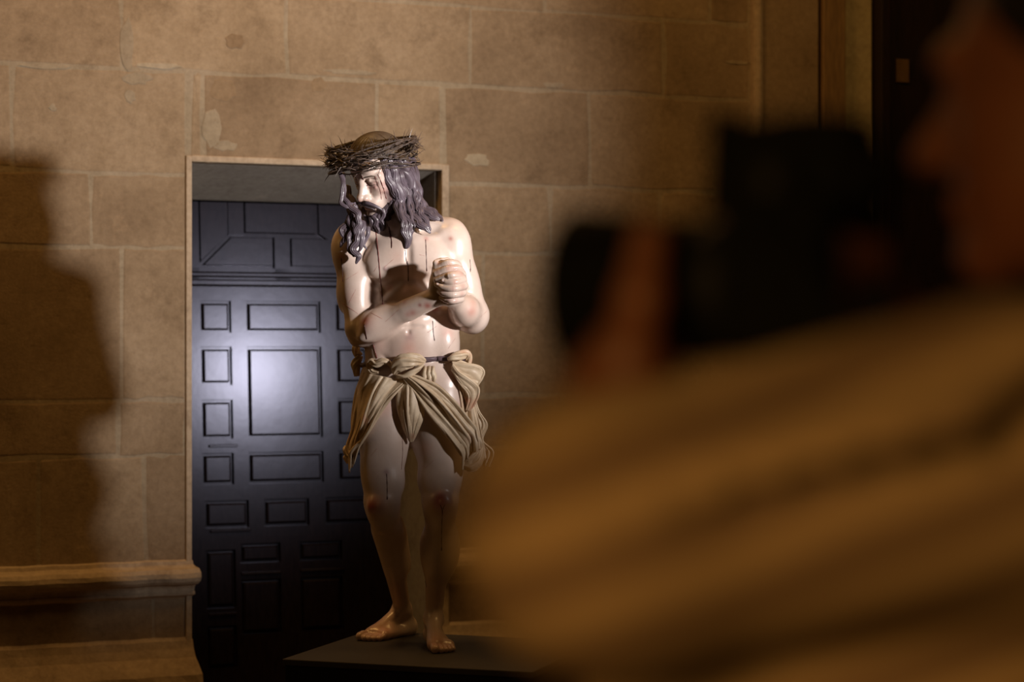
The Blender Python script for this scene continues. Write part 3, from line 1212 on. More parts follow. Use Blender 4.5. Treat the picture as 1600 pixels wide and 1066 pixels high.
RED = (0.62, 0.20, 0.18)
DRED = (0.42, 0.10, 0.10)
PUR = (0.50, 0.33, 0.42)
PINK = (0.95, 0.66, 0.62)
for (px, py, r, c, a) in [
        (533, 403, 4, RED, .9), (533, 403, 9, PINK, .6), (569, 502, 7, RED, .95), (569, 502, 16, RED, .45), (645, 489, 6, RED, .55), (637, 492, 5, RED, .4),
        (656, 477, 3, DRED, .8), (668, 478, 6, RED, .8), (680, 483, 6, RED, .8), (632, 472, 5, RED, .5), (666, 373, 4, RED, .5),
        (704, 373, 3.4, RED, .7), (602, 420, 4, PUR, .6), (609, 452, 7, PINK, .8), (640, 527, 8, PUR, .5), (737, 487, 6, RED, .5), (737, 487, 12, PINK, .5),
        (700, 522, 10, PINK, .7), (639, 543, 10, PINK, .6), (740, 473, 8, PINK, .5), (604, 738, 5, PUR, .7), (688, 780, 9, DRED, .95), (689, 786, 17, RED, .75), (590, 985, 45, (0.66, 0.42, 0.33), .8), (685, 1005, 45, (0.66, 0.42, 0.33), .8), (625, 930, 40, (0.75, 0.6, 0.52), .7), (685, 930, 40, (0.75, 0.6, 0.52), .7),  # feet and shins: redder paint, also darkened to offset the lamp glare
        (580, 791, 10, DRED, .9), (585, 790, 18, RED, .5), (600, 620, 10, PINK, .6), (605, 640, 16, PINK, .4), (710, 590, 12, PINK, .5), (664, 700, 12, PINK, .4),
        (545, 465, 12, PINK, .35), (527, 430, 10, PINK, .5), (590, 540, 14, PINK, .4), (620, 400, 10, PINK, .25), (715, 425, 10, PINK, .3),
        (686, 411, 4, RED, .45), (702, 415, 4, PINK, .7), (712, 419, 5, RED, .35), (684, 426, 4, RED, .35), (700, 420, 3, PINK, .7), (722, 428, 5, RED, .3),
        (712, 441, 4, PINK, .8), (724, 448, 5, RED, .3), (708, 451, 4, RED, .35), (722, 460, 5, RED, .3), (700, 470, 5, RED, .3), (712, 471, 5, RED, .3),
        (684, 445, 3, RED, .4), (692, 456, 4, PINK, .5), (565, 1003, 9, RED, .35), (700, 1022, 10, RED, .3), (600, 985, 14, PINK, .6),
        (640, 560, 26, PINK, .3), (720, 640, 12, PINK, .4), (690, 500, 10, PINK, .3)]:
    tint(hit(px, py)[0], r * U, c, a)
for (x, y, z, r, c, a) in [
        (15, 44, -4, 4.5, (0.40, 0.18, 0.18), .75), (-15, 44, -4, 5, (0.40, 0.18, 0.18), .7), (20, 40, -8, 6, (0.6, 0.35, 0.38), .75), (8, 42, -5, 4, (0.6, 0.3, 0.3), .6),
        (22, 38, 0, 4, (0.5, 0.26, 0.26), .6), (0, 60, -23, 5, (0.92, 0.62, 0.58), .7), (5, 52, -27, 5, (0.75, 0.35, 0.32), .7), (-5, 52, -27, 5, (0.75, 0.35, 0.32), .7),
        (0, 50, -35, 4, (0.62, 0.25, 0.24), .85), (7, 46, -38, 5, (0.65, 0.26, 0.25), .8), (-7, 46, -38, 5, (0.65, 0.26, 0.25), .8), (0, 48, -42, 4, (0.72, 0.34, 0.32), .8),
        (27, 30, -18, 8, PINK, .7), (29, 27, -8, 6, RED, .4), (30, 22, 14, 7, RED, .35), (31, 22, -8, 8, (0.55, 0.38, 0.42), .7), (30, 21, -22, 9, (0.42, 0.30, 0.36), .8), (35, 14, 0, 9, (0.34, 0.22, 0.28), .85), (35, 15, -14, 10, (0.36, 0.26, 0.32), .9),
        (34, 16, -27, 10, (0.32, 0.24, 0.30), .95), (31, 22, -38, 9, (0.32, 0.24, 0.30), .9),
        (30, 12, -42, 13, (0.30, 0.24, 0.30), .9), (-33, 8, -22, 16, (0.32, 0.24, 0.30), .9), (0, 44, 24, 6, PINK, .6), (16, 40, 24, 6, (.9, .8, .78), .4),
        (0, 44, 11, 4, (0.75, .5, .45), .5)]:
    tint(H(x, y, z), r * U, c, a)
ca = me.color_attributes.new('paint', 'FLOAT_COLOR', 'POINT')
ca.data.foreach_set('color', paint.ravel())

for (x, y, d, a_) in ((692.5, 438, 107, 0), (684, 443.5, 101, 15)):
    p_, n_ = hit(x, y)
    if p_ is not None:
        pth = np.array([p_ + np.array([t_, 0, 0]) * U + n_ * 0.2 * U for t_ in np.linspace(-2.2, 2.4, 8)])
        V, Fc = sweep(pth, np.array([1.0, 2.0, 2.4, 2.5, 2.5, 2.4, 2.1, 1.0]) * U, np.full(8, 0.5 * U), n_, 10)
        mesh_obj('fingernail', V, Fc, M['nail'], body_o)

# eyes: narrow slits of the lowered gaze
for s_ in (-1, 1):
    pth = catmull([H(s_ * 8.2, 40.3, -4.6), H(s_ * 12, 42.3, -4.4), H(s_ * 16.5, 42.3, -4.2), H(s_ * 22, 38.6, -4.0)], 14)
    V, Fc = sweep(pth, interp([0.3, 0.6, 0.6, 0.3], 14) * U, interp([0.3, 0.8, 0.8, 0.3], 14) * U, HR @ np.array([0, 1, 0.]), 6)
    mesh_obj('lash_line', V, Fc, M['lash'], body_o)
    pth = catmull([H(s_ * 5, 47.0, 9), H(s_ * 12, 45.0, 10.5), H(s_ * 20, 41.0, 11), H(s_ * 27, 35.5, 8.5)], 14)
    V, Fc = sweep(pth, interp([0.9, 1.3, 1.1, 0.4], 14) * U, interp([1.0, 1.2, 1.1, 0.5], 14) * U, HR @ np.array([0, 1, 0.]), 8, 4, 0.1)
    mesh_obj('eyebrow', V, Fc, M['capwood'], body_o)

# ------------------------------------------------------------------ hair, moustache, beard
hair_prims = [hell((-6, -3, 19), (39.5, 49, 44), 1), hell((-5, 6, 34), (32, 38, 28), 8), hell((0, -30, -20), (34, 26, 40), 14),
              hell((0, -28, -52), (27, 20, 26), 12)]
for s_ in (-1, 1):
    hair_prims.append(hcone((s_ * 36, -14, 14), (s_ * 34, -22, -48), 11, 12, 10))
cut = [hell((0, 62, -24), (30, 40, 50), 6, '-')]
lo_ = HC - 0.17
fh, l0, hh = field(hair_prims + cut, lo_, HC + np.array([0.17, 0.19, 0.17]), 0.0026)
n = fh.shape
gx = [(l0[i] + hh * np.arange(n[i])) for i in range(3)]
G = np.stack(np.meshgrid(*gx, indexing='ij'), -1) - HC
L = (G @ HR) / U
ang = np.arctan2(L[..., 0], L[..., 1] + 5) + 0.15 * np.sin(L[..., 2] * 0.09)
groove = np.abs(np.sin(ang * 15 + 1.2 * np.sin(L[..., 2] * 0.07)))
fh = fh + (1.5 * U * (1 - groove) ** 1.5 * np.clip(np.hypot(L[..., 0], L[..., 1] + 5) / 18, 0, 1)).astype(np.float32)
Vh, Fh = surface_nets(fh, l0, hh)
hair = np_mesh('hair', Vh, Fh, M['capwood'], statue)
hair.data.materials.append(M['hairwood'])
for p_ in hair.data.polygons:
    if (Vector(p_.center) - Vector(HC)).z < 0.035:
        p_.material_index = 1
hair['label'] = 'combed brown hair over the skull, above the thorns'


def lock(pts, wd, th=None, conform=None, name='hair_lock', par=None, lobes=3, mat='hairwood', n=None, amp=0.16, ff=(0.25, -1, 0.1)):
    n = n or max(18, len(pts) * 7)
    q = catmull([(a, b, c) for a, b, c in pts], n)
    if conform is not None:
        for i in range(n):
            d = on_body(q[i, 0], q[i, 1])
            if d is not None:
                q[i, 2] = max(q[i, 2], d + conform)
        for _ in range(3):
            q[1:-1, 2] = np.maximum(q[1:-1, 2], (q[:-2, 2] + q[1:-1, 2] + q[2:, 2]) / 3)
    tt_ = np.linspace(0, 1, n)
    ln_ = sum(math.hypot(b_[0] - a_[0], b_[1] - a_[1]) for a_, b_ in zip(pts[:-1], pts[1:]))
    q[:, 0] += 1.7 * np.sin(tt_ * ln_ * 0.27 + pts[0][0]) * np.clip(tt_ * 3, 0, 1) * np.clip((1 - tt_) * 4, 0, 1)
    path = np.array([P(*x) for x in q])
    wv = interp(wd, n) * U
    tv = interp(th, n) * U if th is not None else wv * 0.62
    wv[-1] *= .3
    tv[-1] *= .3
    wv[0] *= .5
    V, Fc = sweep(path, wv * 0.95, tv, ff, 44, lobes * 3 + 2, amp * 0.75, twist=1.3)
    return mesh_obj(name, V, Fc, M[mat], par or hair)


# picture-right curtain of hair, front to back
HL = [
    ([(603, 264, 44), (606, 276, 44), (613, 291, 42), (621, 304, 44), (622, 318, 46), (622, 330, 48), (631, 345, 50), (631, 360, 50), (636, 374, 48), (634, 389, 46)], [5, 6, 7.5, 7, 6, 6.5, 6.5, 5.5, 4.5, 1.2], 3),
    ([(612, 262, 38), (617, 276, 40), (624, 290, 40), (632, 305, 40), (630, 322, 42), (632, 336, 45), (640, 350, 47), (638, 366, 47), (639, 380, 46), (635, 389, 45)], [5, 6.5, 7, 7.5, 7, 7, 6.5, 5.5, 4, 1.2], 3),
    ([(621, 262, 32), (625, 276, 36), (632, 291, 36), (641, 306, 36), (642, 322, 38), (645, 336, 42), (652, 347, 46), (660, 353, 48), (667, 358, 48), (673, 365, 47)], [5, 6.5, 7, 7.5, 7, 7, 7, 6, 4.5, 1.2], 3),
    ([(631, 262, 24), (635, 277, 28), (642, 292, 28), (650, 307, 30), (650, 320, 32), (655, 332, 38), (662, 342, 42), (668, 352, 45), (673, 361, 46)], [5, 6.5, 7, 7, 7, 7, 6, 4.5, 1.5], 3),
    ([(641, 262, 14), (645, 278, 18), (650, 292, 20), (655, 306, 22), (657, 318, 22), (662, 329, 24), (671, 336, 26), (680, 340, 26), (688, 344, 24)], [5, 6.5, 6.5, 6, 6.5, 7, 7, 5.5, 1.5], 3),
    ([(648, 264, 4), (651, 280, 8), (653, 296, 10), (656, 310, 12), (661, 321, 12), (669, 328, 14), (678, 333, 14), (686, 339, 14), (692, 346, 14)], [5, 6, 6, 6, 6, 6.5, 6, 4.5, 1.5], 3),
    ([(616, 270, 28), (622, 300, 28), (636, 322, 28), (646, 340, 32), (640, 356, 38), (641, 372, 40)], [8, 10, 12, 11, 8, 3], 4),
    ([(640, 270, 5), (645, 300, 5), (652, 325, 10), (662, 338, 20), (668, 348, 26)], [10, 12, 12, 9, 3], 4),
    ([(618, 300, 46), (622, 315, 49), (627, 330, 52), (628, 348, 53), (632, 362, 52)], [2.2, 3, 3, 2.6, 0.8], 2),
    ([(634, 300, 43), (639, 315, 45), (640, 332, 48), (646, 346, 50), (648, 356, 50)], [2.2, 3, 3, 2.6, 0.8], 2),
    ([(640, 286, 36), (648, 302, 38), (649, 318, 40), (652, 330, 44)], [2, 3, 3, 1], 2),
]
for pts, wd, lb in HL:
    pts = [(x, y, d - 16 * min(1, max(0, (350 - y) / 40)) - 2) for x, y, d in pts]
    if pts[0][1] < 275:
        pts = [(pts[0][0] - 4, pts[0][1] - 18, pts[0][2] - 6)] + pts
        wd = [wd[0]] + wd
    lock(pts, wd, conform=2.5, lobes=lb)
# picture-left hair
HL2 = [
    ([(531, 262, 38), (533, 274, 42), (535, 287, 46), (536, 298, 48), (532, 308, 48), (534, 317, 49), (540, 323, 50), (545, 325, 50)], [3, 3, 3.2, 3.2, 3.2, 3.2, 2.6, 1.0], 2),
    ([(537, 270, 30), (537, 285, 34), (538, 300, 36), (539, 312, 42), (545, 321, 46), (554, 329, 50), (560, 338, 52), (561, 348, 52), (556, 358, 52), (556, 368, 52)], [3, 3, 3, 4, 4.5, 5, 5, 5, 4.5, 2], 3),
    ([(556, 340, 46), (555, 352, 50), (560, 364, 50), (559, 375, 50), (552, 385, 50), (554, 394, 50), (560, 402, 49), (556, 413, 48)], [4, 5.5, 6, 6, 5.5, 5, 4.5, 1.2], 3),
    ([(548, 332, 42), (546, 345, 46), (550, 357, 48), (547, 370, 48), (545, 382, 48), (549, 393, 48), (554, 402, 48)], [3, 4, 4.5, 4.5, 4.5, 4, 1.5], 3),
    ([(550, 330, 38), (545, 340, 42), (541, 350, 44), (535, 358, 44), (535, 367, 44), (540, 373, 43), (534, 381, 42), (531, 387, 40)], [2.5, 3.2, 4, 4.2, 4.2, 4.2, 3, 0.8], 2),
    ([(556, 320, 30), (549, 335, 34), (545, 352, 38), (548, 364, 42), (553, 374, 46)], [5, 6, 6, 6, 3], 3),
    ([(545, 352, 40), (540, 360, 44), (541, 370, 45), (536, 380, 45)], [3, 3.5, 3.5, 1.5], 2),
    ([(575, 354, 44), (576, 363, 46), (570, 374, 46), (570, 383, 46), (573, 390, 45)], [3.5, 3.5, 3.2, 2.6, 0.8], 2),
    ([(566, 345, 44), (567, 358, 48), (564, 370, 50), (566, 382, 50), (560, 394, 50)], [4.5, 5.5, 5, 4, 1.5], 3),
    ([(541, 290, 18), (544, 305, 22), (549, 320, 28), (553, 335, 34), (556, 348, 38)], [6, 7, 8, 8, 6], 3),
]
for pts, wd, lb in HL2:
    lock(pts, wd, conform=2.5, lobes=lb)


def hlock(pts, wd, th=None, name='beard_lock', par=None, lobes=2, mat='hairwood', amp=0.16, face_dir=(0, 1, 0)):
    n = max(16, len(pts) * 6)
    q = catmull(pts, n)
    path = np.array([H(*x) for x in q])
    wv = interp(wd, n) * U
    tv = interp(th, n) * U if th is not None else wv * 0.6
    wv[-1] *= .4
    tv[-1] *= .4
    V, Fc = sweep(path, wv, tv, HR @ np.array(face_dir, float), 28, lobes * 3 + 1, amp, twist=0.6)
    return mesh_obj(name, V, Fc, M[mat], par)


beard_prims = []
for s_ in (-1, 1):
    beard_prims += [hcone((s_ * 34, 3, -6), (s_ * 30, 8, -38), 6, 10, 6), hcone((s_ * 30, 8, -38), (s_ * 14, 33, -62), 10, 10, 7),
                    hcone((s_ * 20, 24, -52), (s_ * 8, 40, -62), 7, 9, 7),
                    hcone((s_ * 7, 39, -60), (s_ * 9, 44, -78), 9.5, 5.5, 5)]
beard_prims += [hell((0, 30, -62), (18, 14, 10), 8), hell((0, 41, -57), (9, 8, 8), 6), hell((0, 50, -43), (13, 8, 7.5), 5, '-'),
                hell((0, 62, -86), (2.5, 20, 12), 5, '-')]
fb, l0, hh = field(beard_prims, HC - 0.19, HC + 0.13, 0.0019)
n = fb.shape
gx = [(l0[i] + hh * np.arange(n[i])) for i in range(3)]
G = np.stack(np.meshgrid(*gx, indexing='ij'), -1) - HC
L = (G @ HR) / U
ph = L[..., 0] * 0.85 + 3.2 * np.sin(L[..., 2] * 0.22 + L[..., 0] * 0.05) + L[..., 1] * 0.25
fb = fb + (1.3 * U * (1 - np.abs(np.sin(ph * 0.62))) ** 1.3).astype(np.float32)
Vb_, Fb_ = surface_nets(fb, l0, hh)
beard = np_mesh('beard', Vb_, Fb_, M['hairwood'], statue)
beard['label'] = 'forked curly grey-brown beard'
for s_ in (-1, 1):
    hlock([(s_ * 9, 50, -52), (s_ * 13, 48, -60), (s_ * 10, 50, -68), (s_ * 14, 50, -75), (s_ * 11, 50, -83), (s_ * 8, 50, -86)], [3, 4.2, 4.4, 4, 3.2, 1.2], par=beard)
    hlock([(s_ * 4, 51, -54), (s_ * 6, 52, -62), (s_ * 3.5, 52, -69), (s_ * 6, 52, -76), (s_ * 4, 51, -80)], [2.6, 3.6, 3.6, 3, 1.2], par=beard)
    hlock([(s_ * 22, 37, -44), (s_ * 22, 38, -54), (s_ * 17, 42, -62), (s_ * 20, 42, -70), (s_ * 16, 44, -78), (s_ * 12, 44, -82)], [2.5, 4, 4.6, 4.4, 3.2, 1.2], par=beard)
    hlock([(s_ * 30, 22, -40), (s_ * 29, 26, -50), (s_ * 24, 31, -58), (s_ * 25, 33, -66), (s_ * 20, 37, -72)], [3, 4, 4.4, 3.8, 1.4], par=beard, face_dir=(s_ * .8, .6, 0))
    mo = hlock([(s_ * 1.4, 54.5, -30), (s_ * 8, 53, -30.5), (s_ * 14, 50, -33.5), (s_ * 19.5, 45.5, -38.5), (s_ * 23.5, 41, -45), (s_ * 24, 39, -52)],
               [2.2, 3.5, 3.7, 3.3, 2.5, 1.0], [1.5, 2.2, 2.4, 2.2, 1.6, 0.8], name='moustache', par=statue, lobes=4, amp=0.2)
    hlock([(s_ * 1.4, 54.5, -32.5), (s_ * 5, 53.8, -34.5), (s_ * 11, 50, -38.5), (s_ * 15, 46.5, -44)], [1.4, 2.0, 1.9, 0.8], name='moustache_lock', par=mo)

# ------------------------------------------------------------------ blood runs, drips and scratches on the skin


def surf_line(pts, r, mat, name, bead=False, off=0.35):
    n = max(8, int(sum(math.hypot(b[0] - a[0], b[1] - a[1]) for a, b in zip(pts[:-1], pts[1:])) / 1.6))
    q = catmull([(a, b) for a, b in pts], n)
    path, nrm = [], []
    for x, y in q:
        p, nn = hit(x, y)
        if p is None:
            continue
        if path and np.linalg.norm(p - path[-1]) > 0.03:
            break
        path.append(p + nn * off * U)
        nrm.append(nn)
    if len(path) < 4:
        return
    path = np.array(path)
    k = len(path)
    rr = np.full(k, r * 0.52) * (1 + 0.25 * np.sin(np.arange(k) * 0.9))
    rr[0] *= 0.4
    if bead:
        rr[-3:] *= 1.5
    rr[-1] *= 0.6
    V, Fc = sweep(path, rr * U, rr * 0.6 * U, np.array(nrm), 6)
    mesh_obj(name, V, Fc, M[mat], body_o)


for pts, r, mat in [
        ([(587, 359), (590, 385), (592, 405), (594, 430), (597, 462), (598, 476)], 1.0, 'bloodred'),
        ([(608, 354), (610, 365), (612, 376), (612, 388)], 1.1, 'blood'), ([(605, 350), (608, 360), (610, 372)], 0.8, 'bloodred'),
        ([(633, 390), (634, 402), (636, 413)], 0.9, 'blood'), ([(665, 374), (666, 395), (667, 424)], 0.8, 'blood'),
        ([(533, 403), (535, 420), (536, 440)], 1.0, 'blood'), ([(569, 506), (571, 518), (573, 530)], 1.0, 'blood'),
        ([(676, 501), (677, 518), (679, 533)], 0.9, 'blood'), ([(583, 538), (586, 549), (589, 560)], 1.1, 'bloodred'),
        ([(734, 405), (735, 415), (735, 425)], 0.7, 'blood'), ([(604, 740), (605, 760), (605, 781)], 0.9, 'blood'),
        ([(628, 675), (629, 705), (627, 734)], 0.6, 'bloodred'), ([(688, 789), (691, 800), (690, 830), (690, 861)], 1.0, 'blood'),
        ([(695, 789), (692, 796), (691, 804)], 0.8, 'blood'), ([(637, 408), (638, 425), (638, 440)], 0.8, 'blood'),
        ([(565, 273), (566, 277), (568, 281)], 1.0, 'blood'), ([(586, 275), (589, 285), (594, 297), (596, 312)], 0.55, 'bloodred'),
        ([(590, 272), (596, 285), (600, 298), (604, 311)], 0.55, 'bloodred'), ([(594, 281), (597, 290), (600, 296)], 0.8, 'blood'),
        ([(589, 323), (590, 332)], 0.7, 'blood'), ([(579, 292), (580, 302)], 0.5, 'bloodred'),
        ([(664, 905), (667, 918)], 0.5, 'blood'), ([(606, 274), (606, 282)], 1.0, 'bloodred')]:
    surf_line(pts, r, mat, 'blood_drip', True)
for pts in [[(536, 475), (560, 491)], [(533, 472), (556, 488)], [(578, 488), (595, 497)], [(581, 490), (598, 499)], [(602, 503), (623, 484)],
            [(545, 474), (556, 452)], [(541, 437), (560, 425)], [(600, 418), (616, 404)], [(748, 498), (761, 486)], [(664, 732), (678, 719)],
            [(585, 640), (592, 653)], [(600, 470), (612, 476)], [(655, 398), (664, 400)], [(700, 545), (712, 528)], [(700, 583), (712, 596)],
            [(668, 520), (682, 510)], [(590, 700), (580, 712)], [(700, 640), (708, 652)], [(584, 425), (590, 415)], [(572, 640), (570, 690)]]:
    surf_line(pts, 0.40, 'scratch', 'scratch', False, 0.05)

# ------------------------------------------------------------------ crown of thorns
crown = thing('crown_of_thorns', 'woven brown twig crown bristling with thorns on the statue\'s head', 'crown', H(0, 0, 26))
RCW = P(583, 245, 14)
RX, RY = 68.0, 68.0
RN = unit([-0.12, -0.16, 1.0])
RE = unit(np.cross([0, 1, 0], RN))
RF = np.cross(RN, RE)


def ring(a, rad, up):
    return RCW + (RE * (math.sin(a) * (RX + rad)) + RF * (math.cos(a) * (RY + rad)) + RN * up) * U


def ring_dir(a, dr, da, du):
    return unit(RE * (math.sin(a) * dr + math.cos(a) * da) + RF * (math.cos(a) * dr - math.sin(a) * da) + RN * du)


twig_pts = []
for i in range(52):
    a0 = rng.random() * 6.283
    span = 1.8 + rng.random() * 3.2
    n = int(span * 16)
    ph = rng.random() * 6.283
    fr_ = 1.2 + rng.random() * 2.0
    r0 = 0.75 + rng.random() ** 2 * 1.5
    path = []
    base_up = rng.uniform(-16, 22)
    tilt = rng.normal() * 5
    for k in range(n):
        a = a0 + span * k / (n - 1)
        up = base_up + 8 * math.sin(a * fr_ + ph) + tilt * math.sin(a - a0) + rng.normal() * 0.35
        rad = 6.5 * math.cos(a * fr_ * 1.3 + ph * 1.7) + rng.normal() * 0.35
        up = 2 + 27 * math.tanh((up - 2) / 24)
        rad -= abs(up) * 0.16
        if k < 3 or k > n - 4:
            e = (3 - k) if k < 3 else (k - n + 4)
            rad += e * 1.3
        path.append(ring(a, rad, up))
        if rng.random() < 0.6:
            twig_pts.append((path[-1], a, up, r0))
    V, Fc = sweep(catmull(path, n * 2), interp([r0 * .55, r0, r0 * 1.05, r0, r0 * .4], n * 2) * U * (1 + 0.12 * rng.random(n * 2)),
                  interp([r0 * .55, r0, r0 * 1.05, r0, r0 * .4], n * 2) * U, (0, -0.3, 1), 7)
    mesh_obj('twig', V, Fc, M['twig'], crown)
# thorns share one spike mesh
V, Fc = sweep(np.array([[0, 0, 0], [0, 0.02, 0.35], [0, 0.05, 0.7], [0, 0.02, 1.0]]), [0.05, 0.036, 0.022, 0.004], [0.05, 0.036, 0.022, 0.004],
              (1, 0, 0), 5)
spike = bpy.data.meshes.new('thorn')
spike.from_pydata(V.tolist(), [], Fc)
spike.materials.append(M['thorn'])
idxs = rng.permutation(len(twig_pts))[:290]
for j in idxs:
    p, a, up, r0 = twig_pts[j]
    ln = (8 + rng.random() * 13) * U
    d = ring_dir(a, 1.0 + rng.normal() * 0.35, rng.normal() * 0.75, rng.normal() * 0.8 + up * 0.03)
    o = bpy.data.objects.new('thorn', spike)
    COL.objects.link(o)
    o.parent = crown
    o.rotation_mode = 'QUATERNION'
    o.location = Vector(p) - crown.location
    o.rotation_quaternion = Vector(d).to_track_quat('Z', 'Y')
    o.scale = (ln * 0.85, ln * 0.85, ln)

# ------------------------------------------------------------------ loincloth
cloth_root = None


def drape(A, Bc, nf, amp, conform=3.0, nu=70, nv=40, thick=2.2, name='drape', par=None, extra=None, phase=0.0, sharp=0.8, hem=0.0, wob=0.6, mid=None):
    """surface between edge polylines A and B (lists of px,py,d); folds run from the first to the last point of the edges"""
    a = catmull(A, nu)
    b = catmull(Bc, nu)
    c = catmull(mid, nu) if mid is not None else None
    rows = []
    for i in range(nu):
        t = i / (nu - 1)
        for j in range(nv):
            s = j / (nv - 1)
            if c is None:
                p = a[i] * (1 - s) + b[i] * s
            else:
                p = a[i] * (1 - s) * (1 - 2 * s) + c[i] * 4 * s * (1 - s) + b[i] * s * (2 * s - 1)
            rows.append(p)
    Rr = np.array(rows).reshape(nu, nv, 3)
    if conform is not None:
        base = np.full((nu, nv), np.nan)
        for i in range(nu):
            for j in range(nv):
                d = on_body(Rr[i, j, 0], Rr[i, j, 1])
                if d is not None:
                    base[i, j] = d
        dd = np.where(np.isnan(base), Rr[..., 2], np.maximum(Rr[..., 2], base + conform))
        for _ in range(4):
            sm_ = dd.copy()
            sm_[1:-1, 1:-1] = (dd[:-2, 1:-1] + dd[2:, 1:-1] + dd[1:-1, :-2] + dd[1:-1, 2:] + 2 * dd[1:-1, 1:-1]) / 6
            dd = np.maximum(sm_, np.where(np.isnan(base), -1e3, base + conform))
        Rr[..., 2] = dd
    t = np.linspace(0, 1, nu)[:, None]
    s = np.linspace(0, 1, nv)[None, :]
    sw_ = s + 0.055 * np.sin(s * 17 + nf + t * 2.2) + 0.04 * np.sin(s * 9.0 + 2 * nf - t * 3.0)
    ph = math.pi * (nf * 0.8 * sw_ + phase + wob * np.sin(t * 3.1 + s * 4 + phase * 5) * 0.5)
    fold = np.abs(np.sin(ph)) ** sharp
    am = interp(amp, nu)[:, None] if np.ndim(amp) else amp
    Rr[..., 2] += am * fold * (0.75 + 0.45 * np.sin(s * 7 + nf + 2 * t)) + 0.22 * am * np.abs(np.sin(ph * 2.0 + 1 + 2 * t))
    if hem:
        tt = np.clip((t - 0.72) / 0.28, 0, 1) ** 1.5
        Rr[..., 2] += hem * tt * np.sin(ph * 1.1)
        Rr[..., 1] += hem * 0.5 * tt * np.cos(ph * 1.1)
    V = [P(*p) for p in Rr.reshape(-1, 3)]
    Fc = [(i * nv + j, i * nv + j + 1, (i + 1) * nv + j + 1, (i + 1) * nv + j) for i in range(nu - 1) for j in range(nv - 1)]
    o = mesh_obj(name, V, Fc, M['cloth'], par)
    m = o.modifiers.new('thickness', 'SOLIDIFY')
    m.thickness = thick * U
    m.offset = 0.0
    return o


def rope(pts, wd, th, name, mat='cloth', par=None, lobes=4, amp=0.18, tw=2.0, seg=28, n=None, ff=(0, -1, 0.1)):
    n = n or len(pts) * 9
    q = catmull(pts, n)
    path = np.array([P(*x) for x in q])
    V, Fc = sweep(path, interp(wd, n) * U, interp(th, n) * U, ff, seg, lobes, amp, twist=tw)
    return mesh_obj(name, V, Fc, M[mat], par)


# waist band round the hips (a cord), the rest of the cloth hangs from it
band = []
for k in range(33):
    a = 2 * math.pi * k / 32
    band.append((645 + 79 * math.sin(a), 566 - 5 * math.sin(a) - 3 * math.cos(a), -2 + 46 * math.cos(a)))
n = 160
q = catmull(band, n)
for i in range(n):
    d = on_body(q[i, 0], q[i, 1])
    if d is not None and q[i, 2] > 5:
        q[i, 2] = max(q[i, 2] - 20, d + 2.5)
    elif q[i, 2] <= 5:
        q[i, 2] = min(q[i, 2], q[i, 2])
V, Fc = sweep(np.array([P(*x) for x in q]), np.full(n, 4.6 * U), np.full(n, 3.8 * U), (0, 0, 1), 14, 3, 0.12, twist=14)
loin = mesh_obj('loincloth', V, Fc, M['cord'], statue)
loin['label'] = 'purple-grey twisted cord that carries the knotted cream cloth'
LC = loin
# centre pouch
drape([(621, 590, 44), (619, 612, 46), (621, 640, 48), (629, 668, 44), (640, 690, 34)], [(668, 592, 44), (665, 620, 48), (662, 650, 48), (654, 672, 44), (645, 690, 34)],
      5, [2, 4, 5, 4, 1], 5, name='pouch_fold', par=LC, mid=[(645, 590, 52), (643, 615, 58), (641, 645, 60), (641, 672, 52), (642, 691, 36)])
# picture-left drape
drape([(572, 583, 20), (560, 612, 14), (553, 645, 12), (548, 675, 14), (541, 697, 16), (544, 712, 18), (546, 736, 16)],
      [(634, 596, 52), (618, 610, 52), (602, 628, 50), (588, 650, 46), (577, 672, 40), (563, 694, 34), (553, 722, 24)],
      4.6, [4, 8, 10, 10, 8, 6, 5], 4, name='drape', par=LC, hem=6, sharp=1.1)
drape([(568, 580, 6), (556, 610, -4), (550, 645, -10), (549, 668, -10), (552, 686, -8)], [(580, 585, 26), (570, 612, 20), (566, 645, 14), (564, 672, 10), (560, 694, 8)],
      3, [2, 4, 5, 5, 5], 3, name='drape', par=LC, hem=3)
# diagonal sash to the lower right
drape([(640, 584, 58), (660, 590, 60), (686, 603, 60), (712, 628, 58), (734, 655, 52), (746, 672, 46), (751, 700, 44)],
      [(630, 592, 56), (648, 614, 58), (668, 642, 60), (690, 668, 58), (712, 696, 54), (722, 712, 48), (722, 732, 44)],
      4.6, [4, 7, 9, 10, 10, 8, 5], 5, name='sash', par=LC, hem=7, sharp=1.1)
# folded hem end of the sash
drape([(722, 722, 46), (732, 716, 52), (744, 706, 52), (751, 690, 48)], [(722, 731, 42), (738, 738, 46), (752, 728, 46), (757, 706, 42)], 3, [3, 5, 5, 3], None, 40, 24,
      name='turned_hem', par=LC)
rope([(742, 664, 50), (746, 680, 54), (750, 694, 52), (747, 702, 50), (736, 716, 50), (730, 722, 48)], [2, 3, 4, 4, 4, 2], [3, 4, 4, 4, 4, 2], 'turned_hem', par=LC, lobes=3)
# back cloth behind the picture-right thigh
drape([(726, 590, 0), (724, 630, -6), (728, 670, -10), (734, 700, -12), (742, 722, -12)], [(738, 600, 8), (748, 640, 4), (762, 664, 0), (755, 688, 2), (771, 706, 2), (764, 728, -2)],
      4, [3, 5, 6, 7, 7], None, name='drape', par=LC, hem=7)
drape([(716, 600, 12), (722, 640, 10), (726, 680, 6), (736, 722, 2)], [(736, 604, 14), (744, 640, 12), (752, 672, 8), (760, 718, 4)], 3, [3, 4, 5, 6], 2, name='drape', par=LC, hem=4)
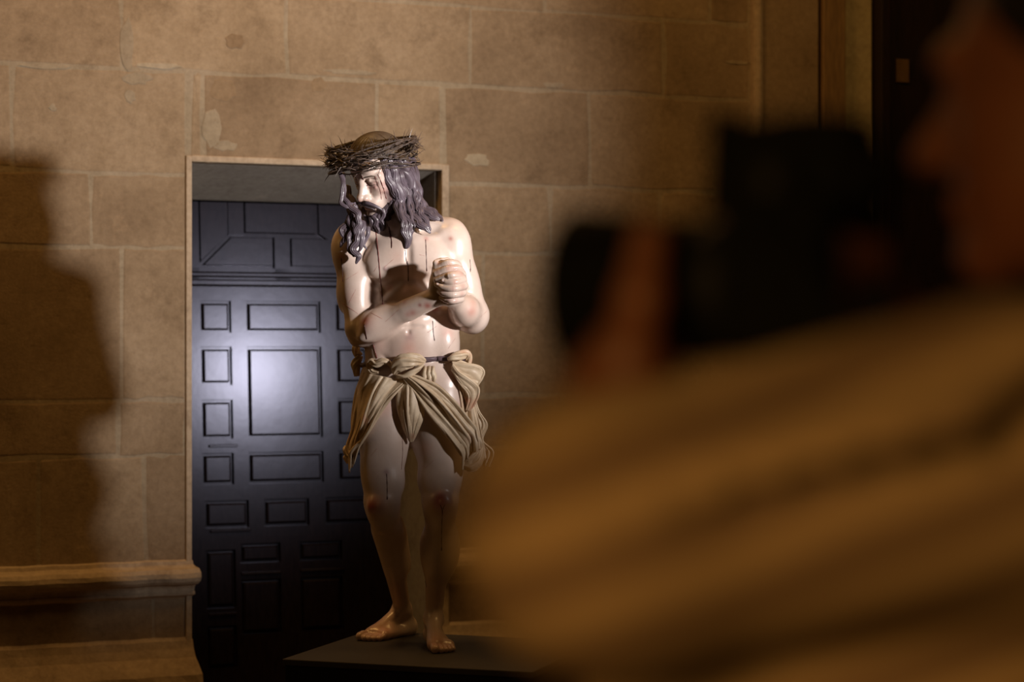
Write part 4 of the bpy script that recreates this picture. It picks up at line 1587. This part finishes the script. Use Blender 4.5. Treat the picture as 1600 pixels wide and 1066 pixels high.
# frill at the picture-right hip
frA = [(706, 566, 40), (712, 580, 42), (716, 596, 36), (722, 614, 30), (727, 628, 26), (728, 644, 22)]
frB = [(716, 562, 34), (738, 572, 28), (745, 590, 26), (742, 602, 24), (738, 620, 22), (734, 640, 20)]
drape(frA, frB, 3, [2, 4, 5, 5, 4, 2], 3, 50, 26, name='frill', par=LC)
def sheet(pts, shift, name, lobes_w=2.2, par=None):
    """a hem seen edge-on: a rounded lip along pts with the cloth running back from it by shift"""
    n = len(pts) * 9
    q = catmull(pts, n)
    rows = []
    for k in range(9):
        t = k / 8
        rows.append([P(*(q[i] + np.array(shift) * t + np.array([0.8 * math.sin(i * .5 + 3 * t), 0.8 * math.cos(i * .4), 0]) * t)) for i in range(n)])
    V = [p for r_ in rows for p in r_]
    Fc = [(k * n + i, k * n + i + 1, (k + 1) * n + i + 1, (k + 1) * n + i) for k in range(8) for i in range(n - 1)]
    o = mesh_obj(name, V, Fc, M['cloth'], par)
    md = o.modifiers.new('thickness', 'SOLIDIFY')
    md.thickness = 2.6 * U
    md.offset = 0
    rope(pts, [lobes_w * .5] + [lobes_w] * (len(pts) - 2) + [lobes_w * .5], [lobes_w] * len(pts), 'hem', par=o, lobes=2, amp=.08)
    return o


drape([(706, 566, 44), (724, 569, 42), (741, 571, 38), (752, 576, 34), (755, 584, 32)], [(708, 577, 42), (718, 586, 40), (729, 592, 38), (738, 598, 35), (746, 603, 32)],
      2, [1, 2.5, 3, 2, 1], 3, 40, 16, name='frill', par=LC, thick=3.2)
drape([(756, 582, 33), (752, 592, 33), (747, 602, 33), (742, 606, 32)], [(746, 586, 22), (743, 592, 22), (739, 598, 24), (736, 602, 26)], 1, 1, None, 20, 8, name='frill', par=LC, thick=3.2)
drape([(707, 570, 46), (716, 582, 47), (729, 591, 45), (740, 599, 40), (746, 607, 36), (746, 618, 34), (741, 630, 31), (733, 642, 28)],
      [(706, 578, 42), (713, 592, 42), (720, 603, 40), (727, 611, 38), (731, 619, 36), (731, 627, 34), (729, 635, 31), (728, 641, 29)],
      2, [1, 2.5, 3, 3, 2], 3, 50, 16, name='frill', par=LC, thick=3.4)
rope([(706, 566, 45), (724, 568.5, 43), (741, 570.5, 39), (752, 575, 35), (756, 583, 33), (752, 593, 33), (746, 603, 33)], [1, 1.8, 2, 2, 2, 2, 1], [1, 2, 2, 2, 2, 2, 1], 'hem', par=LC, lobes=2, amp=.08)
rope([(707, 569, 47), (716, 581, 48), (729, 590, 46), (740, 598, 42), (747, 607, 38), (747, 618, 36), (742, 630, 33), (733, 643, 29)], [1, 1.8, 2.2, 2.4, 2.4, 2.2, 2, 1],
     [1, 2, 2.4, 2.4, 2.4, 2.4, 2, 1], 'hem', par=LC, lobes=2, amp=.08)
sheet([(575, 672, 44), (568, 684, 40), (556, 697, 36), (549, 706, 32), (548, 714, 28), (553, 722, 26)], (-10, 3, -18), 'frill', par=LC)
rope([(632, 600, 54), (616, 616, 55), (601, 634, 53), (587, 654, 49), (575, 674, 44), (562, 694, 36), (550, 709, 28)], [1.2, 2.4, 3.2, 3.6, 3.8, 3.8, 2.5], [1.5, 3, 4, 4, 4, 4, 2.5],
     'hem', par=LC, lobes=2, amp=.1)
rope([(540, 697, 18), (538, 703, 20), (543, 712, 22), (549, 712, 24), (556, 706, 26)], [1.5, 3, 3.4, 3, 1.5], [2, 4, 4, 4, 2], 'hem', par=LC, lobes=2, amp=.1)
rope([(632, 594, 57), (650, 616, 60), (670, 644, 62), (691, 670, 60), (712, 697, 56), (722, 712, 50)], [1.2, 2.6, 3, 3.4, 3.4, 2.2], [1.5, 3, 3.4, 4, 4, 2.5], 'hem', par=LC,
     lobes=2, amp=.1)
# top knot at the hip and the bunches along the belt
rope([(700, 562, 44), (708, 559, 46), (718, 556, 42), (728, 553, 34), (732, 560, 28), (732, 574, 24)], [2.5, 5.5, 7, 6.5, 5.5, 3], [3, 6, 7, 7, 6, 3], 'knot', par=LC, lobes=5, amp=.16)
rope([(612, 574, 46), (606, 566, 50), (598, 565, 50), (588, 569, 46), (580, 566, 40), (577, 572, 36), (582, 580, 38), (592, 582, 44)], [2, 4.5, 5.5, 5.5, 5.5, 5, 4.5, 2],
     [3, 5, 6, 6, 6, 5, 4, 2], 'knot', par=LC, lobes=5, amp=.16)
rope([(616, 584, 52), (620, 574, 58), (630, 566, 62), (642, 563, 63), (654, 562, 58), (664, 564, 50)], [3, 10, 12, 11, 8, 3], [4, 8, 10, 9, 7, 3], 'knot', par=LC, lobes=7, amp=.13, tw=2.2, seg=56)
rope([(620, 588, 54), (632, 588, 60), (644, 582, 62), (656, 574, 58), (662, 566, 52)], [3, 4, 4.5, 4, 2], [3, 5, 5, 5, 3], 'knot', par=LC, lobes=3)
for (x0, x1) in ((664, 662), (671, 670), (677, 678)):
    rope([(x0 - 1, 573, 48), (x0, 582, 54), (x1, 592, 54), (x1 - 1, 602, 48)], [2.5, 4, 4, 2], [3, 5, 5, 2], 'tuck', par=LC, lobes=2)
# bunch of cloth at the back, beside the picture-left hip
rope([(560, 556, -14), (556, 546, -18), (555, 538, -22)], [6, 6, 3], [8, 8, 4], 'knot', par=LC, lobes=5)
rope([(562, 556, -12), (556, 570, -14), (558, 588, -12)], [5, 7, 4], [8, 8, 4], 'knot', par=LC, lobes=5)

# ------------------------------------------------------------------ plinth
plinth = thing('plinth', 'low dark grey square plinth under the statue', 'plinth', (-0.35, 6.35, 0))
pA = np.array([-0.704, 6.17])
e1 = np.array([0.955, -0.297])
e2 = np.array([0.345, 0.939])


def PL(a, b, z):
    xy = pA + e1 * a + e2 * b
    return (xy[0], xy[1], z)


m = MB()
m.box(PL, -0.006, 0.806, -0.006, 0.636, PLZ - 0.02, PLZ)
m.obj('plinth_top', M['plinth'], plinth, bevel=0.003)
m = MB()
m.box(PL, 0, 0.80, 0, 0.63, 0, PLZ - 0.02)
m.obj('plinth_body', M['plinthside'], plinth, bevel=0.004)

# ------------------------------------------------------------------ the photographer in the foreground
M['pskin'] = simple('warm_skin', (0.18, 0.064, 0.028), (0.14, 0.05, 0.022), 20, 0.5, 0.4)
M['phair'] = simple('black_hair', (0.012, 0.009, 0.008), None, 60, 0.5, 0.4)
M['camblack'] = simple('black_rubber', (0.006, 0.006, 0.0055), None, 60, 0.85, 0.05)
M['camgloss'] = simple('black_plastic', (0.008, 0.008, 0.007), None, 60, 0.6, 0.15)
M['glass'] = simple('lens_glass', (0.006, 0.006, 0.010), None, 20, 0.05, 0.8, coat=1.0)
M['trousers'] = simple('dark_trousers', (0.03, 0.028, 0.03), None, 20, 0.9, 0.2)
M['shoe'] = simple('brown_shoe', (0.05, 0.028, 0.018), None, 20, 0.4, 0.4)
M['collar'] = simple('grey_collar', (0.30, 0.25, 0.22), None, 20, 0.8, 0.2)


def shirt_mat():
    m, nt, b = newmat('striped_shirt')
    tc = nt.nodes.new('ShaderNodeTexCoord')
    mp = nt.nodes.new('ShaderNodeMapping')
    mp.inputs['Rotation'].default_value = (0, math.radians(20), 0)
    nt.links.new(tc.outputs['Object'], mp.inputs['Vector'])
    wv = nt.nodes.new('ShaderNodeTexWave')
    wv.bands_direction = 'Z'
    wv.inputs['Scale'].default_value = 7.5
    wv.inputs['Distortion'].default_value = 1.2
    wv.inputs['Detail'].default_value = 1.0
    nt.links.new(mp.outputs['Vector'], wv.inputs['Vector'])
    r = ramp(nt, wv.outputs['Fac'], [(0.2, (0.18, 0.115, 0.065)), (0.8, (0.33, 0.225, 0.115))])
    nt.links.new(r.outputs['Color'], b.inputs['Base Color'])
    b.inputs['Roughness'].default_value = 0.85
    b.inputs['Specular IOR Level'].default_value = 0.2
    return m


M['shirt'] = shirt_mat()


def mc(A, B, ra, rb, k=0.03, op='+'):
    return Prim('cone', k, op, A=np.array(A, float), B=np.array(B, float), ra=ra, rb=rb, sq=1.0, sw=I3[1])


def me_(c, r, k=0.03, op='+', R=I3):
    return Prim('ell', k, op, c=np.array(c, float), r=r, R=R)


def sdf_obj(name, prims, h, mat, par):
    lo = np.min([p.c - p.rad for p in prims if p.op == '+'], 0) - 0.02
    hi = np.max([p.c + p.rad for p in prims if p.op == '+'], 0) + 0.02
    V, Fq = surface_nets(*field(prims, lo, hi, h))
    return np_mesh(name, V, Fq, mat, par)


person = thing('person', 'photographer in a striped tan shirt holding a camera up to the face, far right foreground', 'person', (0.30, 1.22, 0))
fd = unit([-0.84, 0.54, -0.04])               # where the photographer looks
sd = unit(np.cross(fd, [0, 0, 1]))            # to his right hand
up = np.cross(sd, fd)
HP = Q(1722, 135, 1.25)


def PH(f_, s_, u_):
    return HP + fd * f_ + sd * s_ + up * u_


RH = np.array([sd, fd, up])
headp = [me_(PH(-0.01, 0, 0.03), (0.076, 0.098, 0.088), 0.001, R=RH), me_(PH(0.035, 0, -0.035), (0.062, 0.060, 0.078), 0.03, R=RH),
         mc(PH(-0.01, -0.052, -0.065), PH(0.068, -0.012, -0.103), 0.020, 0.018, 0.02), mc(PH(-0.01, 0.052, -0.065), PH(0.068, 0.012, -0.103), 0.020, 0.018, 0.02),
         me_(PH(0.078, 0, -0.100), (0.02, 0.018, 0.018), 0.015, R=RH), mc(PH(0.088, 0, 0.005), PH(0.115, 0, -0.035), 0.009, 0.013, 0.015),
         me_(PH(0.100, -0.014, -0.040), (0.009, 0.011, 0.008), 0.01, R=RH), me_(PH(0.100, 0.014, -0.040), (0.009, 0.011, 0.008), 0.01, R=RH),
         mc(PH(0.085, -0.035, 0.022), PH(0.090, 0.035, 0.022), 0.012, 0.012, 0.015),
         me_(PH(0.094, -0.031, 0.003), (0.014, 0.012, 0.010), 0.01, '-', R=RH), me_(PH(0.094, 0.031, 0.003), (0.014, 0.012, 0.010), 0.01, '-', R=RH),
         me_(PH(0.078, -0.031, 0.002), (0.013, 0.012, 0.012), 0.003, R=RH), me_(PH(0.078, 0.031, 0.002), (0.013, 0.012, 0.012), 0.003, R=RH),
         mc(PH(0.090, -0.020, -0.066), PH(0.090, 0.020, -0.066), 0.006, 0.006, 0.006), mc(PH(0.088, -0.017, -0.076), PH(0.088, 0.017, -0.076), 0.007, 0.007, 0.006),
         me_(PH(-0.005, -0.078, -0.01), (0.010, 0.020, 0.032), 0.008, R=RH), me_(PH(-0.005, 0.078, -0.01), (0.010, 0.020, 0.032), 0.008, R=RH),
         mc(PH(-0.025, 0, -0.07), (0.405, 1.215, 1.43), 0.055, 0.062, 0.03)]
# left hand under the lens
WR = Q(962, 690, 1.13)
handp = [mc(WR, Q(972, 610, 1.15), 0.026, 0.028, 0.02), mc(Q(972, 610, 1.15), Q(990, 560, 1.17), 0.028, 0.028, 0.02),
         mc(Q(975, 590, 1.14), Q(1000, 470, 1.125), 0.019, 0.0145, 0.012), mc(Q(1000, 470, 1.125), Q(1014, 372, 1.135), 0.0140, 0.0115, 0.008)]
for k, (dx, y0) in enumerate(((-40, 572), (-6, 580), (26, 588), (56, 596))):
    a = Q(985 + dx, y0, 1.19)
    b = Q(975 + dx, y0 - 25, 1.255)
    c = Q(980 + dx, y0 - 110, 1.29)
    d = Q(990 + dx, y0 - 165, 1.285)
    handp += [mc(a, b, 0.011, 0.0105, 0.006), mc(b, c, 0.0105, 0.009, 0.004), mc(c, d, 0.009, 0.0078, 0.003)]
EL = Q(945, 840, 1.0)
SH = Q(1560, 705, 1.05)
handp.append(mc(WR, WR * 0.55 + EL * 0.45, 0.026, 0.034, 0.02))
# right hand on the grip
RG = Q(1250, 420, 1.27)
rh = [mc(RG + np.array([0.05, 0.03, -0.03]), RG + np.array([0.01, 0.01, -0.01]), 0.026, 0.028, 0.02)]
for k in range(4):
    a = RG + np.array([0.0, 0.02, 0.022 - 0.019 * k])
    b = a + np.array([-0.045, 0.015, 0.0])
    rh += [mc(a, b, 0.0105, 0.010, 0.004), mc(b, b + np.array([-0.012, -0.028, -0.002]), 0.0098, 0.0085, 0.004)]
rh.append(mc(RG + np.array([0.05, 0.03, -0.03]), np.array([0.44, 1.42, 1.34]), 0.026, 0.040, 0.02))
sdf_obj('body', headp + handp + rh, 0.0042, M['pskin'], person)
hp = [me_(PH(-0.022, 0, 0.045), (0.086, 0.100, 0.088), 0.001, R=RH), me_(PH(-0.045, 0, -0.02), (0.080, 0.075, 0.085), 0.02, R=RH),
      me_(PH(0.10, 0, -0.035), (0.12, 0.085, 0.095), 0.012, '-', R=RH)]
sdf_obj('hair', hp, 0.005, M['phair'], person)
# shirt: sleeve in front, shoulder, back
sp = [mc(SH, EL, 0.080, 0.066, 0.07), mc(EL, WR * 0.75 + EL * 0.25, 0.062, 0.040, 0.03), me_(Q(1640, 740, 1.15), (0.13, 0.11, 0.10), 0.06),
      me_((0.22, 1.17, 1.20), (0.19, 0.125, 0.26), 0.06), me_((0.37, 1.25, 1.28), (0.19, 0.12, 0.20), 0.06), me_((0.27, 1.22, 1.02), (0.19, 0.13, 0.16), 0.06),
      mc((0.50, 1.36, 1.40), (0.46, 1.46, 1.18), 0.075, 0.06, 0.04), mc((0.46, 1.46, 1.18), (0.43, 1.42, 1.32), 0.058, 0.045, 0.03),
      mc((0.30, 1.12, 1.41), (0.46, 1.33, 1.42), 0.07, 0.07, 0.05)]
for i in range(7):
    x = 930 + i * 95
    sp.append(mc(Q(x, 800 - i * 22, 0.932 - 0.003 * i), Q(x + 120, 700 - i * 22, 0.955), 0.006, 0.006, 0.02))
sdf_obj('shirt', sp, 0.006, M['shirt'], person)
cp = [mc(PH(-0.02, -0.062, -0.155), PH(0.05, -0.045, -0.185), 0.016, 0.012, 0.01), mc(PH(-0.02, -0.062, -0.155), PH(-0.085, -0.02, -0.145), 0.016, 0.016, 0.01),
      mc(PH(-0.085, -0.02, -0.145), PH(-0.085, 0.03, -0.145), 0.016, 0.016, 0.01), mc(PH(-0.085, 0.03, -0.145), PH(0.0, 0.062, -0.16), 0.016, 0.014, 0.01),
      mc(PH(0.0, 0.062, -0.16), PH(0.055, 0.04, -0.185), 0.014, 0.012, 0.01)]
sdf_obj('collar', cp, 0.005, M['collar'], person)
tp = [me_((0.29, 1.23, 0.92), (0.17, 0.12, 0.12), 0.03), mc((0.21, 1.20, 0.88), (0.19, 1.17, 0.48), 0.092, 0.068, 0.04), mc((0.19, 1.17, 0.48), (0.18, 1.20, 0.10), 0.066, 0.052, 0.03),
      mc((0.37, 1.27, 0.88), (0.40, 1.27, 0.48), 0.092, 0.068, 0.04), mc((0.40, 1.27, 0.48), (0.42, 1.32, 0.10), 0.066, 0.052, 0.03)]
sdf_obj('trousers', tp, 0.009, M['trousers'], person)
for (x, y) in ((0.18, 1.20), (0.42, 1.32)):
    p0 = np.array([x, y, 0.0])
    sdf_obj('shoe', [mc(p0 + [0, 0, .045], p0 + fd * 0.14 + [0, 0, .038], 0.043, 0.036, 0.03), mc(p0 + [0, 0, .045], p0 - fd * 0.05 + [0, 0, .045], 0.043, 0.038, 0.03),
                     mc(p0 + [0, 0, .09], p0 + [0, 0, .05], 0.045, 0.04, 0.03)], 0.006, M['shoe'], person)

# the photographer's camera
fd2 = unit([-0.86, 0.50, -0.015])
sd2 = unit(np.cross(fd2, [0, 0, 1]))
up2 = np.cross(sd2, fd2)
CB = Q(1262, 415, 1.17)
camo = thing('camera', 'black reflex camera with a long hooded lens held to the photographer\'s face', 'camera', CB)


def CP(f_, s_, u_):
    return CB + fd2 * f_ + sd2 * s_ + up2 * u_


def lathe(name, prof, mat, par, seg=40):
    V, Fc = [], []
    for (t, r_) in prof:
        for k in range(seg):
            a = 2 * math.pi * k / seg
            V.append(CP(t, r_ * math.cos(a), -0.012 + r_ * math.sin(a)))
    for i in range(len(prof) - 1):
        for k in range(seg):
            Fc.append((i * seg + k, i * seg + (k + 1) % seg, (i + 1) * seg + (k + 1) % seg, (i + 1) * seg + k))
    return mesh_obj(name, V, Fc, mat, par)


m = MB()
m.box(CP, -0.034, 0.030, -0.066, 0.060, -0.055, 0.040)
m.obj('camera_body', M['camblack'], camo, bevel=0.012, seg=4)
m = MB()
m.box(CP, 0.0, 0.052, 0.040, 0.072, -0.052, 0.034)
m.obj('grip', M['camblack'], camo, bevel=0.012, seg=4)
m = MB()
V = []
for (f_, hw, z0) in ((-0.040, 0.022, 0.030), (-0.036, 0.034, 0.030), (0.034, 0.036, 0.030), (0.050, 0.030, 0.034)):
    V += [CP(f_, -hw, z0), CP(f_, hw, z0), CP(f_, hw * 0.7, z0 + (0.056 if f_ > -0.038 else 0.040)), CP(f_, -hw * 0.7, z0 + (0.056 if f_ > -0.038 else 0.040))]
Fc = [(0, 1, 2, 3), (15, 14, 13, 12)]
for i in range(3):
    for k in range(4):
        Fc.append((i * 4 + k, i * 4 + (k + 1) % 4, i * 4 + 4 + (k + 1) % 4, i * 4 + 4 + k))
m.add(V, Fc)
m.obj('viewfinder_hump', M['camblack'], camo, bevel=0.008, seg=3)
m = MB()
m.box(CP, -0.052, -0.034, -0.019, 0.019, 0.036, 0.066)
m.obj('eyecup', M['camblack'], camo, bevel=0.006, seg=3)
m = MB()
m.box(CP, -0.037, -0.033, -0.040, 0.036, -0.044, 0.016)
m.obj('rear_screen', M['glass'], camo, bevel=0.002)
m = MB()
m.box(CP, -0.014, 0.014, -0.010, 0.010, 0.084, 0.089)
m.obj('hot_shoe', M['camgloss'], camo, bevel=0.001)
for (s0, r_) in ((-0.052, 0.013), (0.045, 0.015)):
    V = []
    for (z_, rr) in ((0.038, r_), (0.052, r_), (0.054, r_ * .9)):
        V += [CP(0.0 + rr * math.cos(k * .3927), s0 + rr * math.sin(k * .3927), z_) for k in range(16)]
    Fc = [(i * 16 + k, i * 16 + (k + 1) % 16, i * 16 + 16 + (k + 1) % 16, i * 16 + 16 + k) for i in range(2) for k in range(16)] + [tuple(32 + k for k in range(16))]
    mesh_obj('dial', V, Fc, M['camgloss'], camo, False)
lens = lathe('lens_barrel', [(0.028, 0.0), (0.028, 0.034), (0.040, 0.035), (0.042, 0.040), (0.060, 0.041), (0.062, 0.039), (0.095, 0.039), (0.105, 0.042), (0.106, 0.0)],
             M['camgloss'], camo)
rb = []
for i in range(9):
    t = 0.064 + i * 0.0033
    rb += [(t, 0.0392), (t + 0.0008, 0.0425), (t + 0.0022, 0.0425), (t + 0.0030, 0.0392)]
lathe('focus_ring', rb, M['camblack'], lens)
lathe('lens_hood', [(0.096, 0.0425), (0.100, 0.0445), (0.150, 0.0515), (0.151, 0.0505), (0.150, 0.0495), (0.102, 0.042)], M['camblack'], camo)
lathe('front_glass', [(0.1075, 0.034), (0.111, 0.022), (0.1125, 0.0)], M['glass'], lens)
pth = catmull([CP(0.0, -0.064, 0.030), CP(-0.03, -0.085, -0.01), CP(-0.08, -0.09, -0.09), CP(-0.13, -0.05, -0.14), CP(-0.15, 0.02, -0.12)], 40)
V, Fc = sweep(pth, np.full(40, 0.010), np.full(40, 0.0015), sd2, 8)
mesh_obj('strap', V, Fc, M['camblack'], camo)
